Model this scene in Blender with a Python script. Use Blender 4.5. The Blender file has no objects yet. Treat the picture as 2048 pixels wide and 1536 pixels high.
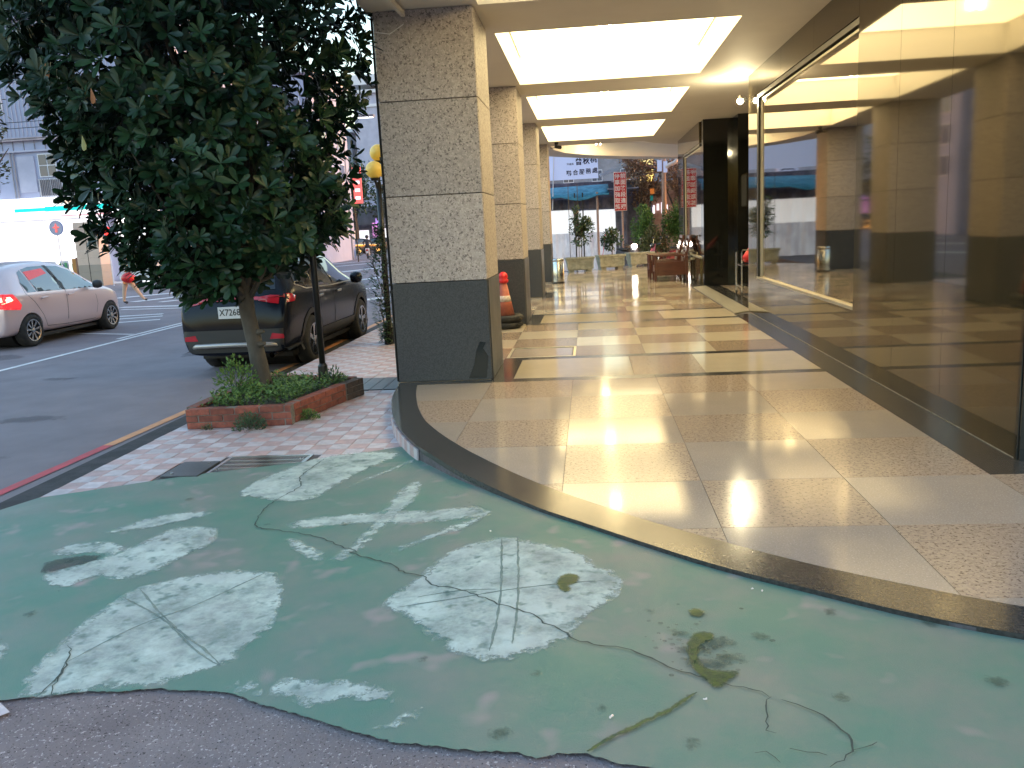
import bpy, bmesh, math, random
from mathutils import Vector, Matrix, geometry
from mathutils.bvhtree import BVHTree
random.seed(7)
R = random.random
def U(a, b): return a + (b - a) * random.random()
sc = bpy.context.scene
EXPO = 4.28; EM = .5 ** EXPO   # exposed for the dusk; lamps and lit signs are given relative to display white
COL = sc.collection

# ---------------- camera, light, exposure ----------------
cam = bpy.data.cameras.new("camera"); camo = bpy.data.objects.new("camera", cam); COL.objects.link(camo)
cam.sensor_width = 36; cam.lens = 1697.83 / 2048 * 36; cam.clip_start = .05; cam.clip_end = 600
def cam_matrix(pitch, roll, yaw):
    cp, sp, cr, sr, cy, sy = math.cos(pitch), math.sin(pitch), math.cos(roll), math.sin(roll), math.cos(yaw), math.sin(yaw)
    fwd = Vector((sy * cp, cy * cp, -sp)); right = Vector((cy, -sy, 0)); down = fwd.cross(right)
    r2 = cr * right + sr * down; d2 = -sr * right + cr * down
    return Matrix(((r2.x, -d2.x, -fwd.x), (r2.y, -d2.y, -fwd.y), (r2.z, -d2.z, -fwd.z))).to_4x4()
camo.matrix_world = Matrix.Translation((0, 0, 1.5)) @ cam_matrix(.183032, .050292, -.097713)
sc.camera = camo
w = bpy.data.worlds.new("World"); sc.world = w; w.use_nodes = True
nt = w.node_tree; nt.nodes.clear()
sky = nt.nodes.new("ShaderNodeTexSky"); sky.sky_type = 'NISHITA'; sky.sun_disc = False
SUN_EL, SUN_ROT = math.radians(1.5), math.radians(80)
sky.sun_elevation = SUN_EL; sky.sun_rotation = SUN_ROT; sky.air_density = 1.0; sky.dust_density = 2.0; sky.ozone_density = 1.6
bgn = nt.nodes.new("ShaderNodeBackground"); bgn.inputs[1].default_value = .15
wo = nt.nodes.new("ShaderNodeOutputWorld")
nt.links.new(sky.outputs[0], bgn.inputs[0]); nt.links.new(bgn.outputs[0], wo.inputs[0])
sl = bpy.data.lights.new("sun", 'SUN'); sl.energy = .02; sl.angle = math.radians(30); sl.color = (1, .93, .86)
slo = bpy.data.objects.new("sun", sl); COL.objects.link(slo)
sd = Vector((math.sin(SUN_ROT) * math.cos(SUN_EL), math.cos(SUN_ROT) * math.cos(SUN_EL), math.sin(SUN_EL) + .25))
slo.rotation_euler = sd.to_track_quat('Z', 'Y').to_euler()
sc.view_settings.view_transform = 'Standard'; sc.view_settings.look = 'None'
sc.view_settings.gamma = 1; sc.view_settings.use_curve_mapping = False
sc.view_settings.exposure = EXPO
sc.cycles.use_denoising = True
sc.cycles.max_bounces = 8; sc.cycles.diffuse_bounces = 4; sc.cycles.glossy_bounces = 4; sc.cycles.transparent_max_bounces = 12
sc.cycles.sample_clamp_indirect = 4

# ---------------- materials ----------------
MATS = {}
def mat(name, col, rough=.6, metal=0, spec=.5, ior=1.5, col2=None, scale=8, lo=.4, hi=.6, detail=4, bump=0, bscale=None, emit=None, est=0,
        speck=None, sscale=120, sth=.62, sw=.04, alpha=None, coat=0, trans=0, rvar=0, attr=None, stretch=None, speck2=None, orand=0, wear=None):
    m = bpy.data.materials.new(name); m.use_nodes = True
    t = m.node_tree; N = t.nodes; Lk = t.links
    b = N['Principled BSDF']
    b.inputs['Roughness'].default_value = rough; b.inputs['Metallic'].default_value = metal
    b.inputs['IOR'].default_value = ior; b.inputs['Specular IOR Level'].default_value = spec
    b.inputs['Coat Weight'].default_value = coat; b.inputs['Transmission Weight'].default_value = trans
    if coat: b.inputs['Coat Roughness'].default_value = .05
    c4 = lambda c: (c[0], c[1], c[2], 1)
    tc = N.new('ShaderNodeTexCoord'); geo = N.new('ShaderNodeNewGeometry')
    mp = N.new('ShaderNodeMapping'); Lk.new(geo.outputs['Position'], mp.inputs[0])
    if stretch: mp.inputs['Scale'].default_value = stretch
    cur = None
    def noise(s, d=4, r=.6):
        n = N.new('ShaderNodeTexNoise'); n.inputs['Scale'].default_value = s; n.inputs['Detail'].default_value = d; n.inputs['Roughness'].default_value = r
        Lk.new(mp.outputs[0], n.inputs['Vector']); return n.outputs['Fac']
    def ramp(src, a, bb):
        r = N.new('ShaderNodeMapRange'); r.inputs[1].default_value = a; r.inputs[2].default_value = bb; Lk.new(src, r.inputs[0]); return r.outputs[0]
    def mix(fac, a, c):
        x = N.new('ShaderNodeMix'); x.data_type = 'RGBA'
        Lk.new(fac, x.inputs[0])
        if isinstance(a, tuple): x.inputs[6].default_value = a
        else: Lk.new(a, x.inputs[6])
        if isinstance(c, tuple): x.inputs[7].default_value = c
        else: Lk.new(c, x.inputs[7])
        return x.outputs[2]
    cur = c4(col)
    if col2 is not None: cur = mix(ramp(noise(scale, detail), lo, hi), c4(col), c4(col2))
    if attr:
        a = N.new('ShaderNodeAttribute'); a.attribute_name = 'v'; cur = mix(a.outputs['Fac'], cur, c4(attr))
    if speck: cur = mix(ramp(noise(sscale, 2), sth, sth + sw), cur, c4(speck))
    if speck2: cur = mix(ramp(noise(sscale * 1.37, 2), 1 - sth, 1 - sth - sw), cur, c4(speck2))
    if orand:   # every slab / brick / leaf a little different
        oi = N.new('ShaderNodeObjectInfo'); r_ = N.new('ShaderNodeMapRange'); r_.inputs[3].default_value = 1 - orand; r_.inputs[4].default_value = 1 + orand
        Lk.new(oi.outputs['Random'], r_.inputs[0]); h_ = N.new('ShaderNodeHueSaturation'); Lk.new(r_.outputs[0], h_.inputs['Value'])
        if isinstance(cur, tuple): h_.inputs['Color'].default_value = cur
        else: Lk.new(cur, h_.inputs['Color'])
        cur = h_.outputs[0]
    if isinstance(cur, tuple): b.inputs['Base Color'].default_value = cur
    else: Lk.new(cur, b.inputs['Base Color'])
    if rvar:
        rr = N.new('ShaderNodeMapRange'); rr.inputs[3].default_value = max(.02, rough - rvar); rr.inputs[4].default_value = rough + rvar
        Lk.new(noise(3, 5), rr.inputs[0]); Lk.new(rr.outputs[0], b.inputs['Roughness'])
    if bump:
        bp = N.new('ShaderNodeBump'); bp.inputs['Strength'].default_value = 1; bp.inputs['Distance'].default_value = bump
        Lk.new(noise(bscale or scale * 3, 6), bp.inputs['Height']); Lk.new(bp.outputs[0], b.inputs['Normal'])
    if emit: b.inputs['Emission Color'].default_value = c4(emit); b.inputs['Emission Strength'].default_value = est * EM
    if alpha:   # ragged edge paint: attribute e = distance from the outline
        a = N.new('ShaderNodeAttribute'); a.attribute_name = 'e'
        s_ = N.new('ShaderNodeMath'); s_.operation = 'MULTIPLY_ADD'; Lk.new(a.outputs['Fac'], s_.inputs[0]); s_.inputs[1].default_value = 1 / alpha[0]
        nn = ramp(noise(alpha[1], 7, .75), .3, .75); Lk.new(nn, s_.inputs[2])
        al = ramp(s_.outputs[0], alpha[2], alpha[2] + alpha[3])
        fin = N.new('ShaderNodeMath'); fin.operation = 'MULTIPLY'; Lk.new(al, fin.inputs[0]); fin.inputs[1].default_value = alpha[4]
        if wear:
            wr_ = N.new('ShaderNodeMapRange'); wr_.inputs[1].default_value = .36; wr_.inputs[2].default_value = .58; wr_.inputs[3].default_value = wear; wr_.inputs[4].default_value = 1
            Lk.new(noise(4.2, 9, .72), wr_.inputs[0]); f2 = N.new('ShaderNodeMath'); f2.operation = 'MULTIPLY'; Lk.new(fin.outputs[0], f2.inputs[0]); Lk.new(wr_.outputs[0], f2.inputs[1]); fin = f2
        Lk.new(fin.outputs[0], b.inputs['Alpha'])
    MATS[name] = m
    return m
M = {}
def mk(key, *a, **k): M[key] = mat(key, *a, **k)
mk('asphalt', (.17, .142, .158), .85, col2=(.22, .188, .205), scale=1.3, lo=.3, hi=.7, bump=.004, bscale=90, speck=(.13, .12, .14), sscale=170, sth=.66)
mk('asphalt_near', (.145, .125, .14), .9, col2=(.22, .195, .21), scale=2.2, lo=.3, hi=.7, bump=.012, bscale=75, speck=(.40, .37, .39), sscale=80, sth=.62, sw=.05, speck2=(.035, .03, .035))
mk('oil', (.06, .05, .055), .7, alpha=(.16, 9, .5, .5, .28))
mk('gutter', (.025, .025, .03), .9, col2=(.045, .043, .048), scale=5, bump=.006, bscale=60)
mk('green_paint', (.078, .185, .148), .60, col2=(.165, .19, .172), scale=2.1, lo=.38, hi=.68, detail=8, bump=.0018, bscale=230, speck=(.28, .24, .24), sscale=4, sth=.60, sw=.16, rvar=.15)
mk('paint_white', (.50, .60, .57), .7, col2=(.38, .44, .43), scale=5, lo=.35, hi=.65, detail=8, alpha=(.10, 19, .52, .34, .9), wear=.5, bump=.001, bscale=200, speck=(.17, .25, .23), sscale=14, sth=.57, sw=.16)
mk('paint_grey', (.05, .07, .065), .8, alpha=(.05, 22, .55, .25, .65))
mk('scrape', (.15, .22, .20), .8, alpha=(.01, 30, .45, .5, .8), wear=.4)
mk('crack_dark', (.045, .065, .058), .9, alpha=(.008, 40, .35, .2, .9))
mk('stain', (.05, .085, .06), .8, alpha=(.04, 30, .45, .6, .45))
mk('wet', (.018, .060, .030), .30, ior=1.33, spec=.12, alpha=(.022, 38, .50, .55, .85), col2=(.05, .09, .025), scale=22, bump=.002, bscale=90)
mk('tile_pink', (.45, .305, .30), .5, orand=.12, col2=(.36, .255, .25), scale=14, bump=.0005, rvar=.15)
mk('tile_white', (.50, .45, .48), .5, orand=.12, col2=(.40, .36, .385), scale=14, bump=.0005, rvar=.15)
mk('grout', (.06, .055, .06), .9, col2=(.1, .09, .1), scale=20)
mk('gran_light', (.315, .265, .222), .09, spec=.17, orand=.07, col2=(.285, .243, .205), scale=4, lo=.3, hi=.7, speck=(.26, .22, .19), sscale=90, sth=.58, sw=.08, rvar=.05, speck2=(.40, .36, .33))
mk('gran_brown', (.33, .262, .205), .14, spec=.16, orand=.07, col2=(.27, .21, .165), scale=30, lo=.4, hi=.6, speck=(.12, .085, .065), sscale=58, sth=.57, sw=.06, rvar=.05, speck2=(.36, .28, .22))
mk('gran_light_lit', (.40, .35, .275), .09, spec=.11, orand=.07, col2=(.365, .32, .25), scale=4, lo=.3, hi=.7, speck=(.32, .27, .2), sscale=90, sth=.6, sw=.08)  # same stone as the near light tiles, warm lamp light put into its colour
mk('gran_brown_bay', (.275, .215, .165), .13, spec=.11, orand=.08, col2=(.23, .18, .14), scale=30, lo=.4, hi=.6, speck=(.09, .065, .05), sscale=58, sth=.57, sw=.06)  # same stone as the near brown tiles, darkened to keep contrast under the lamps
mk('gran_edge', (.030, .029, .028), .16, spec=.35, col2=(.055, .052, .05), scale=60, rvar=.05)
mk('stone_col', (.29, .255, .24), .6, orand=.09, col2=(.375, .33, .312), scale=22, lo=.4, hi=.6, speck=(.135, .115, .108), sscale=46, sth=.57, sw=.05, bump=.0015, bscale=60, speck2=(.45, .40, .37))
mk('stone_dark', (.026, .029, .036), .38, col2=(.05, .053, .06), scale=90, rvar=.1, ior=1.5)
mk('stone_wetmark', (.006, .007, .01), .15)
mk('joint', (.03, .027, .024), .9)
mk('wall_granite', (.024, .019, .011), .045, ior=1.9, col2=(.032, .026, .015), scale=40, spec=.5, rvar=.01)
M['wall_granite'].node_tree.nodes['Principled BSDF'].inputs['Specular Tint'].default_value = (1, .84, .58, 1)
mk('wall_black', (.008, .009, .008), .07, ior=1.55)
mk('ceiling', (.66, .62, .56), .7, col2=(.62, .58, .52), scale=.8, bump=.0006, bscale=14)
mk('recess', (.85, .84, .80), .6)
mk('metal_dark', (.02, .02, .02), .4, metal=.3)
mk('steel', (.45, .45, .44), .25, metal=1, rvar=.1)
mk('alu', (.42, .40, .33), .40, metal=.7, stretch=(80, 1, 1), col2=(.33, .31, .26), scale=1)
mk('black_paint', (.012, .012, .012), .35)
mk('rubber', (.015, .015, .016), .8, col2=(.03, .028, .026), scale=12)
mk('cone', (.40, .12, .075), .65, col2=(.30, .085, .06), scale=14, lo=.4, hi=.6)
mk('cone_band', (.55, .5, .46), .5, col2=(.4, .3, .26), scale=30)
mk('red_plastic', (.55, .015, .02), .35)
mk('red_dark', (.20, .012, .015), .35)
mk('orange_plastic', (.85, .16, .03), .45)
mk('brick', (.25, .072, .045), .85, orand=.22, col2=(.15, .045, .032), scale=22, lo=.35, hi=.65, bump=.003, bscale=70, speck=(.12, .09, .07), sscale=40, sth=.66)
mk('brick_dark', (.06, .04, .035), .85, col2=(.03, .025, .022), scale=22, bump=.004, bscale=60)
mk('mortar', (.2, .18, .16), .9, bump=.002, bscale=60, col2=(.12, .11, .09), scale=15)
mk('soil', (.035, .028, .02), .95, bump=.01, bscale=30)
mk('bark', (.055, .046, .038), .88, col2=(.10, .085, .07), scale=9, lo=.35, hi=.7, bump=.004, bscale=40, stretch=(1, 1, .5))
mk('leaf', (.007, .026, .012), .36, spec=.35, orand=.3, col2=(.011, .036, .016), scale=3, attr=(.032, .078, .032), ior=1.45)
mk('leaf_old', (.42, .17, .07), .6)
mk('leaf_yellow', (.22, .20, .05), .5)
mk('leaf_herb', (.055, .12, .03), .6, spec=.2, attr=(.15, .24, .07))
mk('leaf_dark', (.02, .05, .022), .55, attr=(.06, .11, .05))
mk('leaf_olive', (.045, .055, .02), .6, attr=(.13, .13, .05))
mk('leaf_brown', (.15, .085, .05), .7, attr=(.42, .28, .18))  # lighter tint carries warm street light on the leaves
mk('silver', (.70, .55, .55), .32, metal=.35, coat=.7)
mk('suv_paint', (.006, .008, .014), .22, spec=.22, coat=.08)
mk('car_black', (.01, .01, .012), .25, coat=1)
mk('car_white', (.62, .6, .6), .3, coat=.6)
mk('trim', (.028, .028, .03), .55)
mk('trim_silver', (.38, .36, .35), .4, metal=.6)
mk('glass_car', (.10, .15, .17), .04, ior=1.9, spec=.6)
mk('glass_dark', (.012, .016, .02), .04, ior=1.6)
mk('glass_red_glow', (.42, .01, .02), .2, emit=(1, .10, .08), est=.35)  # red light on the window glass, put in as colour and faint glow
mk('lamp_red_on', (.7, .03, .03), .2, emit=(1, .05, .07), est=.75)
mk('lamp_core', (1, .5, .2), .2, emit=(1, .55, .35), est=5)
mk('lamp_red', (.45, .01, .02), .15, coat=1)
mk('white_paint', (.70, .68, .68), .65, col2=(.55, .53, .54), scale=7, lo=.4, hi=.7)
mk('kerb_red', (.50, .06, .08), .7, col2=(.38, .06, .07), scale=6)
mk('kerb_orange', (.62, .28, .12), .7, col2=(.5, .24, .12), scale=6)
mk('plate', (.7, .7, .72), .4)
mk('ink', (.01, .012, .05), .6)
mk('ink_black', (.01, .01, .01), .6)
mk('sign_white', (.55, .60, .85), .5, emit=(.60, .66, 1), est=.28)
mk('sign_red', (.55, .012, .015), .45)
mk('sign_letter', (.75, .6, .55), .5)
mk('awning', (.02, .13, .20), .7, col2=(.05, .22, .32), scale=4, bump=.01, bscale=6)
mk('tarp', (.16, .15, .20), .7, col2=(.08, .08, .11), scale=2, bump=.02, bscale=4)
mk('curtain', (.5, .5, .55), .6, col2=(.28, .27, .32), scale=1.4, stretch=(2.2, 1, .7), emit=(.85, .88, 1), est=.30)  # dim light from behind is put into the sheet as glow
mk('curtain_lit', (.5, .5, .55), .6, emit=(.93, .96, 1), est=.85)  # brighter part of the same sheet, its backlight put in as glow
mk('rust', (.30, .15, .11), .8, col2=(.42, .26, .20), scale=5, bump=.01, bscale=9, lo=.3, hi=.7)  # rust brightened and warmed in place of warm street light
mk('shack_wood', (.17, .09, .065), .8, col2=(.30, .18, .13), scale=3, stretch=(4, 4, .5))
mk('roof_tin', (.40, .33, .36), .6, col2=(.3, .24, .26), scale=3)
mk('pole_pink', (.38, .24, .19), .6)  # pink made warmer, street light included in the colour
mk('chair_wood', (.075, .020, .013), .28, coat=.4, col2=(.05, .013, .009), scale=4, stretch=(1, 1, 8))
mk('trough', (.19, .20, .16), .75, col2=(.27, .28, .23), scale=8, bump=.003, bscale=40)
mk('bldg_lav', (.36, .38, .52), .7, col2=(.32, .34, .47), scale=.6)
mk('bldg_lav2', (.42, .42, .52), .7, col2=(.36, .36, .46), scale=1)
mk('bldg_white', (.62, .62, .66), .7)
mk('bldg_grey', (.25, .25, .29), .8, col2=(.19, .19, .22), scale=1)
mk('win_frame', (.62, .62, .68), .5)
mk('win_glass', (.10, .11, .15), .1, ior=1.6)
mk('beige', (.62, .46, .36), .6, col2=(.57, .42, .33), scale=2)
mk('beige_base', (.36, .29, .23), .6)
mk('fascia', (.9, .9, .9), .5, emit=(1, .97, .98), est=1.5)
mk('fascia_teal', (.0, .5, .45), .5, emit=(.0, .85, .75), est=.75)
mk('fascia_orange', (.9, .5, .3), .5, emit=(1, .72, .55), est=1.0)
mk('fascia_red', (.8, .2, .2), .5, emit=(1, .45, .52), est=.9)
mk('fascia_magenta', (.8, .05, .2), .5, emit=(.95, .08, .30), est=.9)
mk('shop_light', (.9, .9, .9), .6, emit=(1, .97, .99), est=1.6)  # the shop's lighting put into its back wall as glow
mk('neon_pink', (.9, .2, .7), .5, emit=(1, .45, .95), est=.9)
mk('neon_white', (.9, .9, .9), .5, emit=(1, .9, 1), est=1.2)
mk('neon_violet', (.4, .2, .9), .5, emit=(.65, .4, 1), est=.8)
mk('neon_red', (.9, .1, .1), .5, emit=(1, .15, .12), est=1.0)
mk('globe', (.80, .55, .12), .35, col2=(.75, .48, .08), scale=4, emit=(1, .62, .05), est=.12)
mk('bulb', (1, .9, .6), .4, emit=(1, .78, .38), est=130)
mk('tube', (1, .9, .6), .4, emit=(1, .78, .40), est=8)  # glow of the sheets added under the recess tops
mk('spot_bulb', (1, .9, .6), .4, emit=(1, .84, .5), est=1300)
mk('headlight', (1, 1, 1), .3, emit=(1, .86, .72), est=110)
mk('lamp_white', (1, 1, 1), .3, emit=(.95, .97, 1), est=5)
mk('skin', (.45, .27, .19), .55)
mk('cloth_beige', (.55, .38, .28), .8)
mk('cloth_red', (.55, .02, .025), .6)
mk('cloth_dark', (.04, .04, .05), .8)
mk('cloth_white', (.6, .58, .6), .7)
mk('hair', (.01, .008, .008), .6)
mk('shop_dark', (.05, .045, .04), .9)
mk('box_a', (.45, .06, .05), .6); mk('box_b', (.05, .3, .15), .6); mk('box_c', (.5, .42, .1), .6); mk('box_d', (.15, .2, .45), .6)
mk('wood_orange', (.45, .2, .05), .6)
mk('cable', (.05, .05, .06), .7)
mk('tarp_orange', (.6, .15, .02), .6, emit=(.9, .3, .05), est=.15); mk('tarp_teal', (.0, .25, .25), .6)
# coated shop glass: part mirror, part clear
g = bpy.data.materials.new('shop_glass'); g.use_nodes = True; t = g.node_tree; t.nodes.clear()
o_ = t.nodes.new('ShaderNodeOutputMaterial'); mx = t.nodes.new('ShaderNodeMixShader'); tr = t.nodes.new('ShaderNodeBsdfTransparent'); gl = t.nodes.new('ShaderNodeBsdfGlossy')
tr.inputs[0].default_value = (.9, .86, .82, 1); gl.inputs['Roughness'].default_value = .03; gl.inputs['Color'].default_value = (1, .93, .84, 1)
fr = t.nodes.new('ShaderNodeFresnel'); fr.inputs[0].default_value = 2.0
mr = t.nodes.new('ShaderNodeMapRange'); mr.inputs[3].default_value = .18; mr.inputs[4].default_value = 1.0
t.links.new(fr.outputs[0], mr.inputs[0]); t.links.new(mr.outputs[0], mx.inputs[0]); t.links.new(tr.outputs[0], mx.inputs[1]); t.links.new(gl.outputs[0], mx.inputs[2]); t.links.new(mx.outputs[0], o_.inputs[0])
M['shop_glass'] = g

# ---------------- object helpers ----------------
def tag(o, label=None, cat=None, group=None, kind=None):
    if label: o['label'] = label
    if cat: o['category'] = cat
    if group: o['group'] = group
    if kind: o['kind'] = kind
    return o
def thing(name, label, cat, loc=(0, 0, 0), group=None, rz=0):
    o = bpy.data.objects.new(name, None); COL.objects.link(o); o.empty_display_size = .1
    o.location = loc; o.rotation_euler = (0, 0, rz)
    return tag(o, label, cat, group)
def par(o, parent):
    """parent keeping the world position; parents here only have a location and a z rotation"""
    o.parent = parent
    return o
class MB:
    def __init__(s): s.v = []; s.f = []; s.mi = []; s.sm = False; s.cur = 0
    def face(s, idx): s.f.append(idx); s.mi.append(s.cur)
    def quad(s, a, b, c, d):
        n = len(s.v); s.v += [tuple(a), tuple(b), tuple(c), tuple(d)]; s.face((n, n + 1, n + 2, n + 3))
    def poly(s, pts):
        n = len(s.v); s.v += [tuple(p) for p in pts]; s.face(tuple(range(n, n + len(pts))))
    def box(s, x0, x1, y0, y1, z0, z1):
        n = len(s.v)
        s.v += [(x0, y0, z0), (x1, y0, z0), (x1, y1, z0), (x0, y1, z0), (x0, y0, z1), (x1, y0, z1), (x1, y1, z1), (x0, y1, z1)]
        for q in ((0, 3, 2, 1), (4, 5, 6, 7), (0, 1, 5, 4), (1, 2, 6, 5), (2, 3, 7, 6), (3, 0, 4, 7)): s.face(tuple(n + i for i in q))
        return s
    def bar(s, a, b, w, h):
        """box beam from a to b, width w, height h"""
        a = Vector(a); b = Vector(b); d = (b - a).normalized(); up = Vector((0, 0, 1)) if abs(d.z) < .95 else Vector((0, 1, 0))
        x = d.cross(up).normalized() * w / 2; y = x.cross(d).normalized() * h / 2; n = len(s.v)
        for c in (a, b):
            for q in (-x - y, x - y, x + y, -x + y): s.v.append(tuple(c + q))
        for q in ((0, 1, 2, 3), (7, 6, 5, 4), (0, 4, 5, 1), (1, 5, 6, 2), (2, 6, 7, 3), (3, 7, 4, 0)): s.face(tuple(n + i for i in q))
        return s
    def prism(s, pts, z0, z1):
        """polygon (ccw) extruded in z"""
        n = len(s.v); k = len(pts)
        s.v += [(p[0], p[1], z0) for p in pts] + [(p[0], p[1], z1) for p in pts]
        s.face(tuple(n + k + i for i in range(k))); s.face(tuple(n + k - 1 - i for i in range(k)))
        for i in range(k): j = (i + 1) % k; s.face((n + i, n + j, n + k + j, n + k + i))
        return s
    def tube(s, path, r, seg=8, cap=True):
        path = [Vector(p) for p in path]; n = len(s.v); m = len(path)
        rs = r if isinstance(r, (list, tuple)) else [r] * m; px = None
        for i, p in enumerate(path):
            d = (path[min(i + 1, m - 1)] - path[max(i - 1, 0)]).normalized()
            if px is None: px = d.orthogonal().normalized()
            px = (px - d * px.dot(d)).normalized(); py = d.cross(px)
            for k in range(seg):
                a = 2 * math.pi * k / seg; s.v.append(tuple(p + (px * math.cos(a) + py * math.sin(a)) * rs[i]))
        for i in range(m - 1):
            for k in range(seg):
                j = (k + 1) % seg; s.face((n + i * seg + k, n + i * seg + j, n + (i + 1) * seg + j, n + (i + 1) * seg + k))
        if cap: s.face(tuple(n + seg - 1 - k for k in range(seg))); s.face(tuple(n + (m - 1) * seg + k for k in range(seg)))
        return s
    def lathe(s, prof, c=(0, 0, 0), seg=16, axis='z', cap=True):
        """prof: list of (r, h) from start to end"""
        n = len(s.v); m = len(prof)
        for r, h in prof:
            for k in range(seg):
                a = 2 * math.pi * k / seg; x, y = r * math.cos(a), r * math.sin(a)
                p = (x, y, h) if axis == 'z' else ((h, x, y) if axis == 'x' else (y, h, x))
                s.v.append((c[0] + p[0], c[1] + p[1], c[2] + p[2]))
        for i in range(m - 1):
            for k in range(seg):
                j = (k + 1) % seg; s.face((n + i * seg + k, n + i * seg + j, n + (i + 1) * seg + j, n + (i + 1) * seg + k))
        if cap and prof[0][0] > 1e-4: s.face(tuple(n + seg - 1 - k for k in range(seg)))
        if cap and prof[-1][0] > 1e-4: s.face(tuple(n + (m - 1) * seg + k for k in range(seg)))
        return s
    def sphere(s, c, r, seg=12, ring=8, sz=1):
        return s.lathe([(max(1e-5, r * math.sin(math.pi * i / ring)), -r * sz * math.cos(math.pi * i / ring)) for i in range(ring + 1)], c, seg)
    def mesh(s, name, mats, smooth=False):
        me = bpy.data.meshes.new(name); me.from_pydata(s.v, [], s.f)
        for m in (mats if isinstance(mats, (list, tuple)) else [mats]): me.materials.append(M[m] if isinstance(m, str) else m)
        if any(s.mi): me.polygons.foreach_set('material_index', s.mi)
        if smooth: me.polygons.foreach_set('use_smooth', [True] * len(s.f))
        me.update(); return me
    def build(s, name, mats, parent=None, smooth=False, bevel=0):
        me = s.mesh(name, mats, smooth)
        o = link(name, me, parent)
        if bevel:
            b = o.modifiers.new('bevel', 'BEVEL'); b.width = bevel; b.segments = 2; b.limit_method = 'ANGLE'
        return o
def link(name, me, parent=None):
    o = bpy.data.objects.new(name, me); COL.objects.link(o)
    if parent:
        o.parent = parent
    return o
def box_part(name, m, parent, x0, x1, y0, y1, z0, z1, bevel=0):
    return MB().box(x0, x1, y0, y1, z0, z1).build(name, m, parent, bevel=bevel)
def structure(o): o['kind'] = 'structure'; return o
def copy_tree(o, parent=None):
    c = o.copy(); COL.objects.link(c)
    if parent: c.parent = parent
    for ch in list(o.children): copy_tree(ch, c)
    return c
def sm(t): t = min(1, max(0, t)); return t * t * (3 - 2 * t)
def zg(x, y): return -.02 - .10 * sm((-x - .3) / 1.3) - .19 * sm((-x - 3.75) / .6)
def inside(p, poly):
    c = False; j = len(poly) - 1
    for i in range(len(poly)):
        a, b = poly[i], poly[j]
        if (a[1] > p[1]) != (b[1] > p[1]) and p[0] < (b[0] - a[0]) * (p[1] - a[1]) / (b[1] - a[1]) + a[0]: c = not c
        j = i
    return c
def edge_dist(p, poly, closed=True):
    best = 9e9; n = len(poly)
    for i in range(n if closed else n - 1):
        a, b = poly[i], poly[(i + 1) % n]; dx, dy = b[0] - a[0], b[1] - a[1]; l = dx * dx + dy * dy or 1e-9
        t = max(0, min(1, ((p[0] - a[0]) * dx + (p[1] - a[1]) * dy) / l))
        best = min(best, math.hypot(p[0] - a[0] - t * dx, p[1] - a[1] - t * dy))
    return best
def smooth_poly(poly, step=.06, closed=True):
    out = []; n = len(poly)
    rng = range(n) if closed else range(n - 1)
    for i in rng:
        g_ = (lambda k: poly[k % n]) if closed else (lambda k: poly[max(0, min(n - 1, k))])
        p0, p1, p2, p3 = g_(i - 1), g_(i), g_(i + 1), g_(i + 2)
        m = max(1, int(math.hypot(p2[0] - p1[0], p2[1] - p1[1]) / step))
        for k in range(m):
            t = k / m
            out.append(tuple(.5 * (2 * p1[q] + (p2[q] - p0[q]) * t + (2 * p0[q] - 5 * p1[q] + 4 * p2[q] - p3[q]) * t * t + (3 * p1[q] - p0[q] - 3 * p2[q] + p3[q]) * t ** 3) for q in (0, 1)))
    if not closed: out.append(tuple(poly[-1][:2]))
    return out
def sheet(name, poly, m, parent, zf, grid=.05, attr=True, step=None):
    """a thin sheet over polygon poly draped at height zf(x,y); attribute e = distance from its outline"""
    pts = [Vector(p[:2]) for p in poly]; n = len(pts)
    xs = [p.x for p in pts]; ys = [p.y for p in pts]; ext = []
    x = min(xs) + grid / 2
    while x < max(xs):
        y = min(ys) + grid / 2
        while y < max(ys):
            q = (x + U(-.2, .2) * grid, y + U(-.2, .2) * grid)
            if inside(q, poly) and edge_dist(q, poly) > grid * .35: ext.append(Vector(q))
            y += grid
        x += grid
    r = geometry.delaunay_2d_cdt(pts + ext, [(i, (i + 1) % n) for i in range(n)], [], 0, 1e-6)
    vs = r[0]; fs = []
    for f in r[2]:
        c = sum((vs[i] for i in f), Vector((0, 0))) / len(f)
        if inside((c.x, c.y), poly): fs.append(tuple(f))
    me = bpy.data.meshes.new(name); me.from_pydata([(v.x, v.y, zf(v.x, v.y)) for v in vs], [], fs)
    if attr:
        a = me.attributes.new('e', 'FLOAT', 'POINT'); a.data.foreach_set('value', [edge_dist((v.x, v.y), poly) for v in vs])
    me.materials.append(M[m]); me.polygons.foreach_set('use_smooth', [True] * len(fs)); me.update()
    for p in me.polygons:
        if p.normal.z < 0: me.flip_normals(); break
    return link(name, me, parent)
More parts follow.
